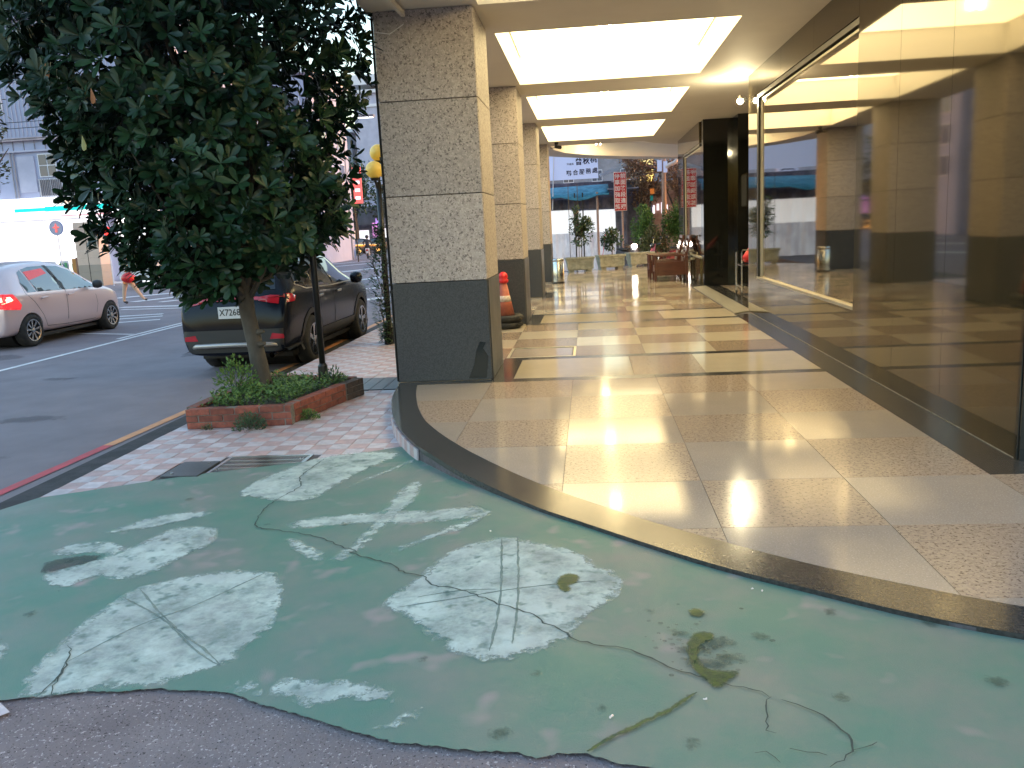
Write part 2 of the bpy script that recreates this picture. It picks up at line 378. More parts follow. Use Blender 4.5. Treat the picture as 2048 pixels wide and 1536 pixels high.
def ribbon(name, path, w, m, parent, zf, jag=.3):
    """narrow strip along a path, ragged; e highest on its middle"""
    path = smooth_poly(path, .025, closed=False); v = []; e = []; f = []
    for i, p in enumerate(path):
        a = path[max(0, i - 1)]; b = path[min(len(path) - 1, i + 1)]; dx, dy = b[0] - a[0], b[1] - a[1]; l = math.hypot(dx, dy) or 1
        nx, ny = -dy / l, dx / l; j = U(-jag, jag) * w; ww = w * U(.6, 1.3) * min(1, .3 + min(i, len(path) - 1 - i) * .15)
        for k in (-1, 0, 1):
            x, y = p[0] + nx * (j + k * ww), p[1] + ny * (j + k * ww); v.append((x, y, zf(x, y))); e.append(.02 if k == 0 else 0)
    for i in range(len(path) - 1):
        for k in (0, 1): f.append((i * 3 + k, i * 3 + k + 1, i * 3 + k + 4, i * 3 + k + 3))
    me = bpy.data.meshes.new(name); me.from_pydata(v, [], f); at = me.attributes.new('e', 'FLOAT', 'POINT'); at.data.foreach_set('value', e)
    me.materials.append(M[m]); me.update()
    if me.polygons[0].normal.z < 0: me.flip_normals()
    return link(name, me, parent)
def clip(poly, a, b):
    """keep the part of poly left of the line a->b"""
    out = []; f = lambda p: (b[0] - a[0]) * (p[1] - a[1]) - (b[1] - a[1]) * (p[0] - a[0])
    for i in range(len(poly)):
        p, q = poly[i - 1], poly[i]; fp, fq = f(p), f(q)
        if (fp >= 0) != (fq >= 0): t = fp / (fp - fq); out.append((p[0] + (q[0] - p[0]) * t, p[1] + (q[1] - p[1]) * t))
        if fq >= 0: out.append(q)
    return out
def clip_convex(poly, hull):
    for i in range(len(hull)):
        if len(poly) < 3: return []
        poly = clip(poly, hull[i], hull[(i + 1) % len(hull)])
    return poly
def area(p): return abs(sum(p[i - 1][0] * p[i][1] - p[i][0] * p[i - 1][1] for i in range(len(p)))) / 2 if len(p) > 2 else 0
def text_mesh(name, txt, size, m, parent, loc, rot, extrude=.002, align='CENTER', bold=0, spacing=1, mirror=False, sx=1):
    cu = bpy.data.curves.new(name, 'FONT'); cu.body = txt; cu.size = size; cu.extrude = extrude; cu.offset = bold; cu.resolution_u = 2
    cu.align_x = align; cu.align_y = 'CENTER'; cu.space_line = spacing
    to = bpy.data.objects.new('tmp', cu); COL.objects.link(to); bpy.context.view_layer.update()
    me = bpy.data.meshes.new_from_object(to.evaluated_get(bpy.context.evaluated_depsgraph_get())); COL.objects.unlink(to); bpy.data.objects.remove(to)
    me.materials.clear(); me.materials.append(M[m])
    o = link(name, me, parent); o.location = loc; o.rotation_euler = rot; o.scale = (sx, 1, 1)
    return o
# leaves: numpy-free fast builder of many small leaves in one mesh
def leaf_shape(kind):
    if kind == 'obovate':   # broad towards the tip, folded on the midrib
        return [(0, 0, 0), (.10, .35, .03), (.175, .66, .03), (.125, .92, 0), (0, 1, -.05), (-.125, .92, 0), (-.175, .66, .03), (-.10, .35, .03), (0, .55, -.015)], \
               [(0, 1, 8), (1, 2, 8), (2, 3, 4, 8), (4, 5, 6, 8), (6, 7, 8), (7, 0, 8)]
    return [(0, 0, 0), (.25, .4, .04), (0, 1, 0), (-.25, .4, .04)], [(0, 1, 2), (0, 2, 3)]
def leaf_mesh(name, leaves, m, kind='small'):
    """leaves: list of (pos, dir, up, size, value)"""
    sv, sf = leaf_shape(kind); V = []; F = []; A = []
    for p, d, u, s, val in leaves:
        d = Vector(d).normalized(); x = d.cross(u); x = x.normalized() if x.length > 1e-4 else d.orthogonal().normalized(); z = x.cross(d); n = len(V)
        for a, b, c in sv:
            q = x * (a * s) + d * (b * s) + z * (c * s); V.append((p[0] + q.x, p[1] + q.y, p[2] + q.z)); A.append(val)
        for f in sf: F.append(tuple(n + i for i in f))
    me = bpy.data.meshes.new(name); me.from_pydata(V, [], F)
    a = me.attributes.new('v', 'FLOAT', 'POINT'); a.data.foreach_set('value', A)
    me.materials.append(M[m]); me.polygons.foreach_set('use_smooth', [True] * len(F)); me.update()
    return me
def rv():
    while True:
        v = Vector((U(-1, 1), U(-1, 1), U(-1, 1)))
        if .01 < v.length < 1: return v.normalized()
def blob_leaves(c, r, n, size, shell=.45, up=.4, clump=0):
    """n leaves in an ellipsoid, denser towards its surface, clumped"""
    out = []; cl = [rv() for _ in range(clump)] if clump else None
    for _ in range(n):
        d = rv()
        if cl: k = random.choice(cl); d = (k * 1.6 + d * .9).normalized()
        t = 1 - R() ** 1.6 * shell * 2 if R() < .8 else R()
        p = (c[0] + d.x * r[0] * t, c[1] + d.y * r[1] * t, c[2] + d.z * r[2] * t)
        out.append((p, (d + rv() * .9 + Vector((0, 0, up * .3))), rv() * .7 + Vector((0, 0, 1)), size * U(.7, 1.3), R() ** 2))
    return out

# ---------------- setting: ground, road, pavement ----------------
Z0 = -.32; KR = 1.058; ZS = -.125
mb = MB(); mb.poly([(-140, -40, Z0), (60, -40, Z0), (60, 160, Z0), (-140, 160, Z0)])
road = structure(mb.build('road', 'asphalt'))
def marks(name, m, quads, z=Z0 + .006, parent=None):
    for q in quads:
        b = MB(); b.poly([(x * KR, y * KR, z) for x, y in q]); o = b.build(name, m, parent or road)
        if o.data.polygons[0].normal.z < 0: o.data.flip_normals()
def strip(x0, y0, x1, y1, wd):
    dx, dy = x1 - x0, y1 - y0; l = math.hypot(dx, dy); nx, ny = -dy / l * wd / 2, dx / l * wd / 2
    return [(x0 - nx, y0 - ny), (x1 - nx, y1 - ny), (x1 + nx, y1 + ny), (x0 + nx, y0 + ny)]
marks('lane_line', 'white_paint', [strip(-8.66, -10, -8.74, 21.5, .11), strip(-8.92, 15.2, -8.98, 21.5, .10), strip(-9.0, 15.9, -11.4, 16.85, .10)])
marks('crossing_bar', 'white_paint', [
    strip(-13.4, 23.2, -10.7, 22.75, .30), strip(-12.9, 22.35, -10.5, 21.95, .16),
    strip(-16.2, 27.2, -13.3, 30.8, .45), strip(-14.2, 25.3, -12.6, 28.6, .40), strip(-13.0, 24.7, -11.9, 26.6, .30),
    strip(-12.1, 20.1, -10.7, 20.4, .22), strip(-11.4, 19.4, -10.4, 19.8, .18), strip(-10.9, 18.5, -10.0, 18.9, .2),
    strip(-14.4, 47, -11.5, 52, .45), strip(-11.9, 39.5, -10.5, 42.9, .55), strip(-16, 51, -11, 60, .35), strip(-7.6, 26.2, -6.7, 27.1, .35), strip(-6.3, 21.8, -5.4, 22.9, .5),
    strip(-19, 59, -9.5, 66, .22), strip(-9.5, 30.5, -8.2, 33.4, .5)])
marks('kerb_line', 'kerb_red', [strip(-4.60, -2, -4.27, 6.9, .10)])
marks('kerb_line', 'kerb_orange', [strip(-4.27, 6.902, -4.10, 11.5, .10), strip(-4.10, 11.502, -4.30, 30, .10)])
for i, (x, y, rx, ry) in enumerate(((-6.2, 8.6, .5, .22), (-7.6, 11.3, .35, .16), (-6.6, 13.5, .22, .5), (-5.4, 6.9, .18, .12), (-8.0, 7.8, .6, .2), (-10.4, 13.8, .5, .4), (-5.6, 9.9, .14, .1), (-7.0, 17.5, .4, .9))):
    k = [(x + rx * math.cos(a * .5236) * U(.7, 1.25), y + ry * math.sin(a * .5236) * U(.7, 1.25)) for a in range(12)]
    sheet('oil_stain', k, 'oil', road, lambda x, y: Z0 + .003, grid=.12)
gut = MB(); gut.quad((-4.42, 2, Z0 + .004), (-3.72, 4.8, Z0 + .010), (-3.70, 30, Z0 + .010), (-4.2, 30, Z0 + .004))
o = structure(gut.build('gutter', 'gutter'))

# painted apron in front of the arcade and the bare asphalt before it
WHITE=[[[-2.191,2.749],[-2.226,2.804],[-2.252,2.937],[-2.268,3.114],[-2.281,3.348],[-2.251,3.57],[-2.214,3.679],[-2.1,3.769],[-1.961,3.837],[-1.744,3.874],[-1.64,3.84],[-1.541,3.788],[-1.425,3.482],[-1.379,3.321],[-1.382,3.213],[-1.406,3.081],[-1.432,3.004],[-1.416,2.956],[-1.471,2.909],[-1.573,2.827],[-1.66,2.772],[-1.802,2.751],[-1.938,2.723],[-2.054,2.689],[-2.158,2.695]],[[-2.334,5.106],[-2.331,5.36],[-2.244,5.607],[-2.157,5.849],[-1.973,6.02],[-1.696,6.105],[-1.436,6.02],[-1.491,5.811],[-1.618,5.534],[-1.679,5.314],[-1.722,5.107],[-1.775,4.953],[-1.832,4.9],[-2.026,4.949],[-2.22,5.019]],[[-2.856,4.388],[-2.742,4.61],[-2.601,4.742],[-2.366,4.783],[-2.348,4.676],[-2.52,4.533],[-2.675,4.443]],[[-2.927,4.071],[-2.982,4.199],[-2.886,4.283],[-2.729,4.292],[-2.573,4.198],[-2.566,4.086],[-2.768,4.093]],[[-2.794,3.774],[-2.817,3.848],[-2.61,4.088],[-2.511,4.313],[-2.442,4.497],[-2.176,4.469],[-2.098,4.267],[-2.118,4.153],[-2.177,4.007],[-2.22,3.844],[-2.357,3.74],[-2.513,3.779],[-2.596,3.621],[-2.633,3.655]],[[-1.371,3.959],[-1.307,4.15],[-1.275,4.444],[-1.252,4.972],[-1.219,5.187],[-1.118,5.179],[-1.076,4.811],[-1.129,4.562],[-1.176,4.335],[-1.21,4.089],[-1.263,3.903]],[[-1.763,4.468],[-1.762,4.593],[-1.455,4.671],[-1.146,4.637],[-0.898,4.578],[-0.661,4.543],[-0.578,4.433],[-0.594,4.333],[-0.856,4.339],[-1.12,4.395],[-1.399,4.475],[-1.674,4.424]],[[-0.575,4.408],[-0.696,4.186],[-0.838,4.088],[-1.062,3.917],[-1.107,3.944],[-0.881,4.174],[-0.717,4.33]],[[-0.944,4.93],[-0.872,4.87],[-0.788,4.723],[-0.825,4.71]],[[-0.766,4.669],[-0.664,4.562],[-0.594,4.455],[-0.672,4.513]],[[-1.735,4.287],[-1.621,4.268],[-1.418,4.068],[-1.395,3.912],[-1.542,4.037],[-1.652,4.16]],[[-0.941,3.322],[-0.921,3.465],[-0.866,3.542],[-0.817,3.665],[-0.765,3.84],[-0.676,3.939],[-0.597,4.0],[-0.484,4.023],[-0.404,4.01],[-0.311,3.919],[-0.19,3.876],[-0.081,3.788],[-0.009,3.64],[0.052,3.579],[0.109,3.455],[0.09,3.341],[0.029,3.227],[-0.041,3.134],[-0.095,3.017],[-0.113,2.934],[-0.169,2.868],[-0.249,2.817],[-0.34,2.775],[-0.427,2.773],[-0.51,2.819],[-0.601,2.896],[-0.692,3.023],[-0.811,3.184]],[[-1.381,2.74],[-1.352,2.804],[-1.247,2.756],[-1.206,2.676],[-1.204,2.741],[-1.186,2.792],[-1.034,2.756],[-0.889,2.731],[-0.795,2.68],[-0.677,2.582],[-0.693,2.539],[-0.796,2.549],[-0.893,2.589],[-0.947,2.569],[-1.003,2.556],[-0.948,2.517],[-1.049,2.587],[-1.152,2.651],[-1.284,2.687]],[[-0.741,2.4],[-0.688,2.446],[-0.59,2.503],[-0.579,2.446],[-0.672,2.381]],[[-2.746,3.281],[-2.569,3.168],[-2.437,3.058],[-2.399,2.932],[-2.399,2.818]],[[-1.643,5.196],[-1.488,5.541],[-1.289,5.862],[-1.259,5.771],[-1.452,5.45],[-1.617,5.152]]]
CRACK=[[[-2.001,5.914],[-2.028,5.473],[-1.951,5.246],[-2.019,4.93],[-2.006,4.641],[-1.94,4.474],[-1.765,4.403],[-1.54,4.302],[-1.346,4.127],[-1.233,4.024],[-1.276,4.04],[-1.141,3.911],[-0.997,3.792],[-0.922,3.686],[-0.805,3.602],[-0.744,3.491],[-0.614,3.415],[-0.545,3.358],[-0.42,3.239],[-0.269,3.137],[-0.224,3.062],[-0.161,3.018],[-0.1,2.934],[-0.029,2.894],[0.071,2.861],[0.126,2.829],[0.189,2.767],[0.243,2.708],[0.344,2.656],[0.422,2.609],[0.506,2.569],[0.528,2.543]],[[0.528,2.543],[0.503,2.487],[0.489,2.38],[0.478,2.357],[0.507,2.347]],[[0.559,2.524],[0.651,2.464],[0.691,2.394],[0.707,2.338],[0.696,2.259],[0.644,2.203],[0.616,2.187]],[[0.696,2.259],[0.737,2.275],[0.782,2.302]],[[0.527,2.267],[0.573,2.252],[0.625,2.242]],[[0.425,2.249],[0.456,2.25],[0.482,2.2]],[[-2.013,2.696],[-2.055,2.75],[-2.1,2.892],[-2.174,3.047],[-2.212,3.08]],[[-2.081,2.696],[-2.084,2.805],[-2.12,2.937]]]
WET=[[[0.307,2.915],[0.355,2.982],[0.417,2.965],[0.402,2.914],[0.358,2.882],[0.337,2.772],[0.366,2.713],[0.459,2.699],[0.428,2.643],[0.361,2.575],[0.34,2.629],[0.305,2.699],[0.295,2.803]],[[0.308,2.601],[0.34,2.629],[0.303,2.562],[0.232,2.485],[0.108,2.364],[-0.026,2.253],[-0.051,2.24],[0.041,2.341],[0.205,2.484],[0.292,2.588]],[[-0.191,3.454],[-0.17,3.518],[-0.117,3.536],[-0.082,3.488],[-0.1,3.424],[-0.13,3.398],[-0.114,3.363],[-0.15,3.329],[-0.181,3.373]],[[0.334,3.155],[0.371,3.184],[0.41,3.154],[0.396,3.107],[0.353,3.099]],[[0.197,2.916],[0.213,2.929],[0.223,2.907],[0.207,2.896]]]
SPOT=[[[0.574,2.945]],[[-0.225,2.681]],[[-0.654,2.811]],[[1.209,3.037]],[[0.746,2.545]],[[-0.006,2.469]],[[0.254,2.288]],[[-0.319,2.331]],[[-1.43,4.481]],[[-1.899,4.516]],[[-2.772,3.99]],[[1.255,2.637]],[[-2.407,4.299]],[[0.876,3.144]],[[-3.008,6.198]],[[-2.602,5.009]],[[-0.38,4.579]],[[0.191,3.154]],[[-2.575,3.377]]]
DARKP=[[[-2.83,3.836],[-2.912,3.99],[-2.782,4.08],[-2.633,4.089],[-2.635,3.982],[-2.742,3.895]]]
EDGE=[[[-2.611,2.676],[-2.215,2.679],[-2.116,2.706],[-2.012,2.727],[-1.77,2.749],[-1.603,2.764],[-1.433,2.733],[-1.329,2.712],[-1.21,2.649],[-1.025,2.541],[-0.939,2.493],[-0.813,2.41],[-0.699,2.35],[-0.594,2.306],[-0.466,2.279],[-0.311,2.25],[-0.192,2.233],[-0.119,2.253],[-0.046,2.247],[0.026,2.213],[0.109,2.182],[0.259,2.161],[0.524,2.133],[0.894,2.079],[1.357,2.032]]]
TRK=[[[-2.189,3.634],[-1.961,3.382],[-1.735,3.161],[-1.596,3.044],[-1.474,2.916]],[[-2.229,3.549],[-1.922,3.324],[-1.638,3.045],[-1.471,2.909]],[[-0.482,3.998],[-0.426,3.411],[-0.41,3.083],[-0.411,2.847]],[[-0.402,3.986],[-0.353,3.44],[-0.334,3.078],[-0.332,2.896]],[[-0.858,3.292],[-0.614,3.319],[-0.396,3.372],[-0.138,3.434],[0.049,3.457]],[[-0.784,3.375],[-0.611,3.396],[-0.435,3.385]],[[-2.129,2.937],[-1.999,3.252],[-1.833,3.459],[-1.646,3.804]]]
EDGE = smooth_poly(EDGE[0], .009, closed=False); _e = [0, 0, 0]; _q = []
for x, y in EDGE:      # broken paint edge: slow and fast wander together
    _e = [_e[0] * .97 + U(-.0035, .0035), _e[1] * .75 + U(-.0035, .0035), U(-.0022, .0022)]; _q.append((x + U(-.002, .002), y + sum(_e)))
EDGE = _q
OUT = [(-1.97, 8.9), (-1.93, 8.1), (-1.85, 7.51), (-1.7, 6.88), (-1.56, 6.44), (-1.33, 5.9), (-1.1, 5.5), (-.87, 5.12), (-.57, 4.7), (-.32, 4.38), (-.1, 4.16), (.24, 3.82), (.53, 3.55), (.88, 3.29), (1.18, 3.08), (1.48, 2.92), (2.2, 2.62), (3.2, 2.35), (5, 2.15), (8, 2.1)]
INN = [(-1.75, 8.2), (-1.67, 7.73), (-1.53, 7.12), (-1.37, 6.6), (-1.16, 6.13), (-.87, 5.6), (-.52, 5.06), (-.2, 4.64), (.16, 4.24), (.56, 3.86), (.96, 3.53), (1.39, 3.25), (1.65, 3.11), (2.3, 2.87), (3.3, 2.62), (8, 2.38)]
OUTS = smooth_poly(OUT, .12, closed=False); INNS = smooth_poly(INN, .12, closed=False)
SWG = [(-3.83, 4.91), (-3.71, 5.12), (-3.46, 5.25), (-3.04, 5.49), (-2.74, 5.63), (-2.03, 5.9), (-1.50, 6.22)]   # pavement / paint boundary
apron = MB()
def zasph(x, y): return zg(x, y) - .012
xs = [-7 + i * .25 for i in range(61)]; ys = [-6 + i * .25 for i in range(40)]
for j, y in enumerate(ys):
    for x in xs: apron.v.append((x, y, zasph(x, y)))
W_ = len(xs)
for j in range(len(ys) - 1):
    for i in range(W_ - 1): apron.face((j * W_ + i, j * W_ + i + 1, (j + 1) * W_ + i + 1, (j + 1) * W_ + i))
structure(apron.build('asphalt_apron', 'asphalt_near', smooth=True))
gp = [(-7, 2.5)] + EDGE[0:] + [(8, 1.9), (8, 2.3)] + [(p[0] - .0, p[1] + .03) for p in reversed(OUTS) if p[1] < 6.2] + list(reversed(SWG)) + [(-4.6, 4.4), (-7, 3.9)]
green = structure(sheet('painted_ground', gp, 'green_paint', None, zg, grid=.22, attr=False))
zfp = lambda k: (lambda x, y: zg(x, y) + k)
for i, p in enumerate(WHITE):
    q = smooth_poly(p, .05); sheet('white_leaf_print', q, 'paint_white', green, zfp(.0025 + .0004 * (i % 3)), grid=.045)
for p in DARKP: sheet('grey_patch', smooth_poly(p, .05), 'paint_grey', green, zfp(.0042), grid=.05)
for p in TRK: ribbon('scrape_mark', p, .006, 'scrape', green, zfp(.0045), .25)
for p in CRACK: ribbon('crack', p, .0036, 'crack_dark', green, zfp(.005), 2.0)
for p in SPOT:
    cx, cy = p[0]; r = U(.02, .045); k = [(cx + r * math.cos(a * .5236) * U(.8, 1.2), cy + r * math.sin(a * .5236) * U(.8, 1.3)) for a in range(12)]
    sheet('stain', k, 'stain', green, zfp(.0055), grid=.02)
drops = []
c0 = WET[0][0]
for i in range(90):
    a = U(0, 6.28); rr = abs(random.gauss(0, .13)); cx, cy = c0[0] + .05 + math.cos(a) * rr, c0[1] - .06 + math.sin(a) * rr * 1.3
    r = U(.003, .012); k = [(cx + r * math.cos(b * 1.047), cy + r * math.sin(b * 1.047)) for b in range(6)]
    drops.append(k)
d_ = MB()
for k in drops: d_.poly([(x, y, zg(x, y) + .0062) for x, y in k])
dm = d_.build('wet_drops', 'stain', green); dm['kind'] = 'stuff'
a_ = dm.data.attributes.new('e', 'FLOAT', 'POINT'); a_.data.foreach_set('value', [.02] * len(dm.data.vertices))
for i, p in enumerate(WET):
    if i == 1:
        q0, q1 = p[2], p[6]; ribbon('wet_trickle', [q0, (q0[0] * .66 + q1[0] * .34 + .01, q0[1] * .66 + q1[1] * .34), (q0[0] * .33 + q1[0] * .67 - .008, q0[1] * .33 + q1[1] * .67), q1], .013, 'wet', green, zfp(.007), .35)
    else: sheet('wet_patch', smooth_poly(p, .02), 'wet', green, zfp(.007), grid=.018)
for dx, dy, r in ((.10, -.02, .05), (.05, -.16, .06), (.14, -.13, .045), (-.03, .06, .03), (.02, -.07, .05)):
    k = [(WET[0][0][0] + dx + r * 1.5 * math.cos(a * .5236) * U(.6, 1.2), WET[0][0][1] + dy + r * math.sin(a * .5236) * U(.6, 1.3)) for a in range(12)]
    sheet('damp_patch', k, 'stain', green, zfp(.0064), grid=.02)
cs = sheet('pale_concrete_patch', [(-2.9, 2.52), (-2.45, 2.62), (-2.2, 2.66), (-2.12, 2.60), (-2.2, 2.5), (-2.35, 2.42), (-2.9, 2.3)], 'tile_white', green, zfp(.001), grid=.08)
# bits of litter
for x, y, s_, m in [(.02, 2.42, .009, 'white_paint'), (.32, 2.52, .006, 'white_paint'), (.62, 3.35, .006, 'white_paint'), (.66, 3.33, .006, 'white_paint'), (-.55, 4.1, .006, 'white_paint')]:
    b = MB()
    for k in range(4): b.tube([(U(-s_, s_), U(-s_, s_), .003), (U(-s_, s_), U(-s_, s_), .006)], s_ * .35, 5)
    o = b.build('litter_scrap', m); o.location = (x, y, zg(x, y) + .004)
    tag(o, {.02: 'white crumpled scrap lying left of the wet trickle', .32: 'tiny white fleck right of the wet trickle', .62: 'left of two tiny white flecks near the black kerb edge', .66: 'right of two tiny white flecks near the black kerb edge', -.55: 'tiny white fleck above the round worn leaf print'}[x], 'litter', 'scraps of litter on the green ground')

# pavement slab with little pink and white tiles
pv = MB().prism([(-3.72, 4.9), (-1.3, 4.9), (-1.3, 6), (-1.9, 9), (-1.9, 60), (-3.72, 60)], Z0 - .05, ZS - .006).build('pavement', 'grout'); structure(pv)
tp = MB().box(-.073, .073, -.073, .073, -.02, .0).mesh('tile_pink', 'tile_pink'); tw = MB().box(-.073, .073, -.073, .073, -.02, .0).mesh('tile_white', 'tile_white')
def sw_y(x):
    for a, b in zip(SWG, SWG[1:]):
        if a[0] <= x <= b[0]: return a[1] + (b[1] - a[1]) * (x - a[0]) / (b[0] - a[0])
    return 4.9 if x < -3.8 else 6.25
OUTL = [p for p in OUTS if p[1] > 5.5]
def plat_x(y):
    if y > 8.9: return -1.97
    for a, b in zip(OUTL, OUTL[1:]):
        if b[1] <= y <= a[1]: return a[0] + (b[0] - a[0]) * (a[1] - y) / (a[1] - b[1] + 1e-9)
    return -1.3
cells = []
for j in range(100):
    for i in range(16):
        x = -3.645 + i * .15; y = 4.95 + j * .15
        if y + .075 < sw_y(x): continue
        if x - .075 > plat_x(y): continue
        if 8.64 < y < 9.42 and x > -2.68: continue
        if -3.12 < x < -2.14 and 5.5 < y < 6.07 and not (x < -2.8 and y > 5.95): continue
        cells.append((x, y, (i + j) % 2))
cells.sort(key=lambda c: c[1] + abs(c[0] + 2.6) * .1)
rest = MB()
for n, (x, y, k) in enumerate(cells):
    dz = U(-.0015, .0015)
    if n < 300:
        o = link('paving_tile', tp if k else tw, pv); o.location = (x, y, ZS + dz); o.rotation_euler = (U(-.006, .006), U(-.006, .006), U(-.008, .008))
    else:
        rest.cur = 0 if k else 1; rest.box(x - .073, x + .073, y - .073, y + .073, ZS - .02, ZS + dz)
rest.build('far_paving_tiles', ['tile_pink', 'tile_white'], pv)['kind'] = 'stuff'
for i in range(5):   # dark strips of the drain cover by the column
    x0 = -2.66 + i * .145; box_part('drain_slab', 'stone_dark', pv, x0 + .004, x0 + .141, 8.66, 9.38, ZS - .02, ZS + .004)
mh = thing('utility_cover', 'dark square metal cover set in the pink tiles beside the drain grate', 'manhole cover')
box_part('cover_plate', 'stone_dark', mh, -3.08, -2.80, 5.54, 5.92, ZS - .02, ZS + .012, .004)
for q in ((-3.02, 5.6), (-2.86, 5.86)): MB().lathe([(.012, ZS + .012), (.012, ZS + .018), (0, ZS + .018)], (q[0], q[1], 0), 8).build('bolt', 'steel', mh)
gr = thing('drain_grate', 'long steel drain grate at the edge of the green paint', 'drain grate')
MB().box(-2.76, -2.14, 5.64, 6.06, ZS - .05, ZS - .04).build('pit', 'ink_black', gr)
fr = MB()
for a in ((-2.78, -2.13, 5.62, 5.645), (-2.78, -2.13, 6.05, 6.075), (-2.78, -2.755, 5.645, 6.05), (-2.155, -2.13, 5.645, 6.05)): fr.box(a[0], a[1], a[2], a[3], ZS - .04, ZS + .004)
fr.build('grate_frame', 'steel', gr)
for i in range(28): box_part('bar', 'steel', gr, -2.75 + i * .0215, -2.743 + i * .0215, 5.646, 6.049, ZS - .03, ZS)
for i in range(3): box_part('cross_bar', 'steel', gr, -2.753, -2.157, 5.74 + i * .1, 5.752 + i * .1, ZS - .03, ZS + .003)

# ---------------- arcade floor ----------------
FAR = [(-1.97, 24.2), (-1.6, 25.6), (-1, 26.7), (0, 28.1), (1, 29.2), (2.3, 30.2)]
base = [p for p in OUTS] + [(8, 18), (3.5, 30.6)] + list(reversed(FAR)) + [(-1.97, 9)]
fl = MB().prism([(x * .999 + .004, y) for x, y in base], -.3, -.005).build('arcade_floor', 'grout'); structure(fl)
near_hull = [(-1.75, 8.18)]
for q in INN[1:] + [(8, 8.18)]: near_hull.append(q)
far_hull = [(-1.97, 8.18), (8, 8.18), (8, 31.5), (3.5, 30.8)] + [(2.3, 30.2), (1, 29.2), (0, 28.1), (-1, 26.7), (-1.6, 25.6), (-1.97, 24.2)]
def floor_tile(name, m, cell, hull, top=0):
    g_ = .0016; x0, x1, y0, y1 = cell
    p = [(x0 + g_, y0 + g_), (x1 - g_, y0 + g_), (x1 - g_, y1 - g_), (x0 + g_, y1 - g_)]
    if hull: p = clip_convex(p, hull)
    if area(p) < .002: return
    cx = sum(q[0] for q in p) / len(p); cy = sum(q[1] for q in p) / len(p)
    o = MB().prism([(q[0] - cx, q[1] - cy) for q in p], -.03, 0).build(name, m, fl); o.location = (cx, cy, top + U(-.0006, .0002))
    o.rotation_euler = (U(-.0008, .0008), U(-.0008, .0008), 0)
XN = [-2.6, -1.8, -1.0, -.2, .6, 1.4, 2.2, 3.0, 3.8, 4.6, 5.4, 6.2]; YN = [2.41, 3.22, 4.03, 4.81, 5.68, 6.5, 7.37, 8.18]
for j in range(len(YN) - 1):
    for i in range(len(XN) - 1):
        if XN[i] >= 2.2 and YN[j] >= 4.8: continue
        k = (i + j) % 2
        floor_tile('floor_tile', 'gran_light' if k else 'gran_brown', (XN[i], XN[i + 1], YN[j], YN[j + 1]), near_hull)
XB = [-1.97, -1.0, -.2, .6, 1.4, 2.2]
for b in range(5):
    y = 8.18 + 4.77 * b
    for (a, c) in ((y, y + .17), (y + 1.36, y + 1.53)):
        for x0, x1 in ((-.8, .6), (.6, 2.2)):
            if a < 28: floor_tile('border_slab', 'gran_edge', (x0, x1, a, c), far_hull)
    if y < 24: floor_tile('border_slab', 'gran_edge', (-1.02, -.8, y, y + 1.53), far_hull)
    for x0, x1 in ((-.8, .4), (.4, 1.1), (1.1, 2.2)): floor_tile('floor_tile', 'gran_light_lit' if x0 != .4 else 'gran_brown_bay', (x0, x1, y + .17, y + 1.36), far_hull)
    for r in range(4):
        y0 = y + 1.53 + .81 * r
        for i in range(5):
            if b == 0 and r == 0 and i == 1: continue      # the access cover takes this place
            floor_tile('floor_tile', 'gran_brown_bay' if (i + r + 1) % 2 else 'gran_light_lit', (XB[i], XB[i + 1], y0, y0 + .81), far_hull)
    if y < 24: floor_tile('floor_tile', 'gran_light_lit', (-1.97, -1.02, y + .1, y + 1.53), far_hull)
# border along the wall and round its corner, black edge slabs along the curve
for a, c in ((5.08, 6.9), (6.9, 8.9), (8.9, 10.9), (10.9, 13.38), (19.2, 21.5), (21.5, 24.1)): floor_tile('border_slab', 'gran_edge', (2.2, 2.5, a, c), None)
for poly in ([(2.2, 4.81), (2.47, 5.08), (2.2, 5.08)], [(2.2, 4.81), (5, 4.81), (5, 5.08), (2.47, 5.08)]):
    MB().prism(poly, -.03, -.0003).build('border_slab', 'gran_edge', fl)
for a, c in ((13.38, 15.4), (15.4, 17.3), (17.3, 19.2)): floor_tile('border_slab', 'gran_edge', (2.53, 2.85, a, c), None)
for j in range(7):
    for i in range(4): floor_tile('floor_tile', 'gran_light' if (i + j) % 2 else 'gran_brown', (2.85 + i * .8, 3.65 + i * .8, 13.4 + j * .81, 14.21 + j * .81), None)
def arc_pts(P, n):
    L = [0]
    for a, b in zip(P, P[1:]): L.append(L[-1] + math.dist(a, b))
    out = []
    for k in range(n):
        s_ = L[-1] * k / (n - 1); i = max(0, min(len(P) - 2, next((q for q in range(len(L)) if L[q] >= s_), len(L) - 1) - 1)); t = (s_ - L[i]) / (L[i + 1] - L[i])
        out.append((P[i][0] + (P[i + 1][0] - P[i][0]) * t, P[i][1] + (P[i + 1][1] - P[i][1]) * t))
    return out
oa = arc_pts([p for p in OUTS if p[1] < 8.25], 91); ia = arc_pts(INNS, 91)
for k in range(0, 90, 10):
    o_pts = oa[k:k + 11]; i_pts = ia[k:k + 11]
    MB().prism(list(o_pts) + list(reversed(i_pts)), -.035, .0012 + U(-.0004, .0004)).build('edge_slab', 'gran_edge', fl)
MB().prism([(-1.95, 8.24), (-1.75, 8.19), (-.98, 8.19), (-.98, 8.33), (-1.95, 8.33)], -.03, .001).build('edge_slab', 'gran_edge', fl)
MB().prism([(-1.985, 8.4), (-1.9, 8.4), (-1.9, 24.2), (-1.985, 24.2)], -.03, .0015).build('edge_slab', 'gran_edge', fl)
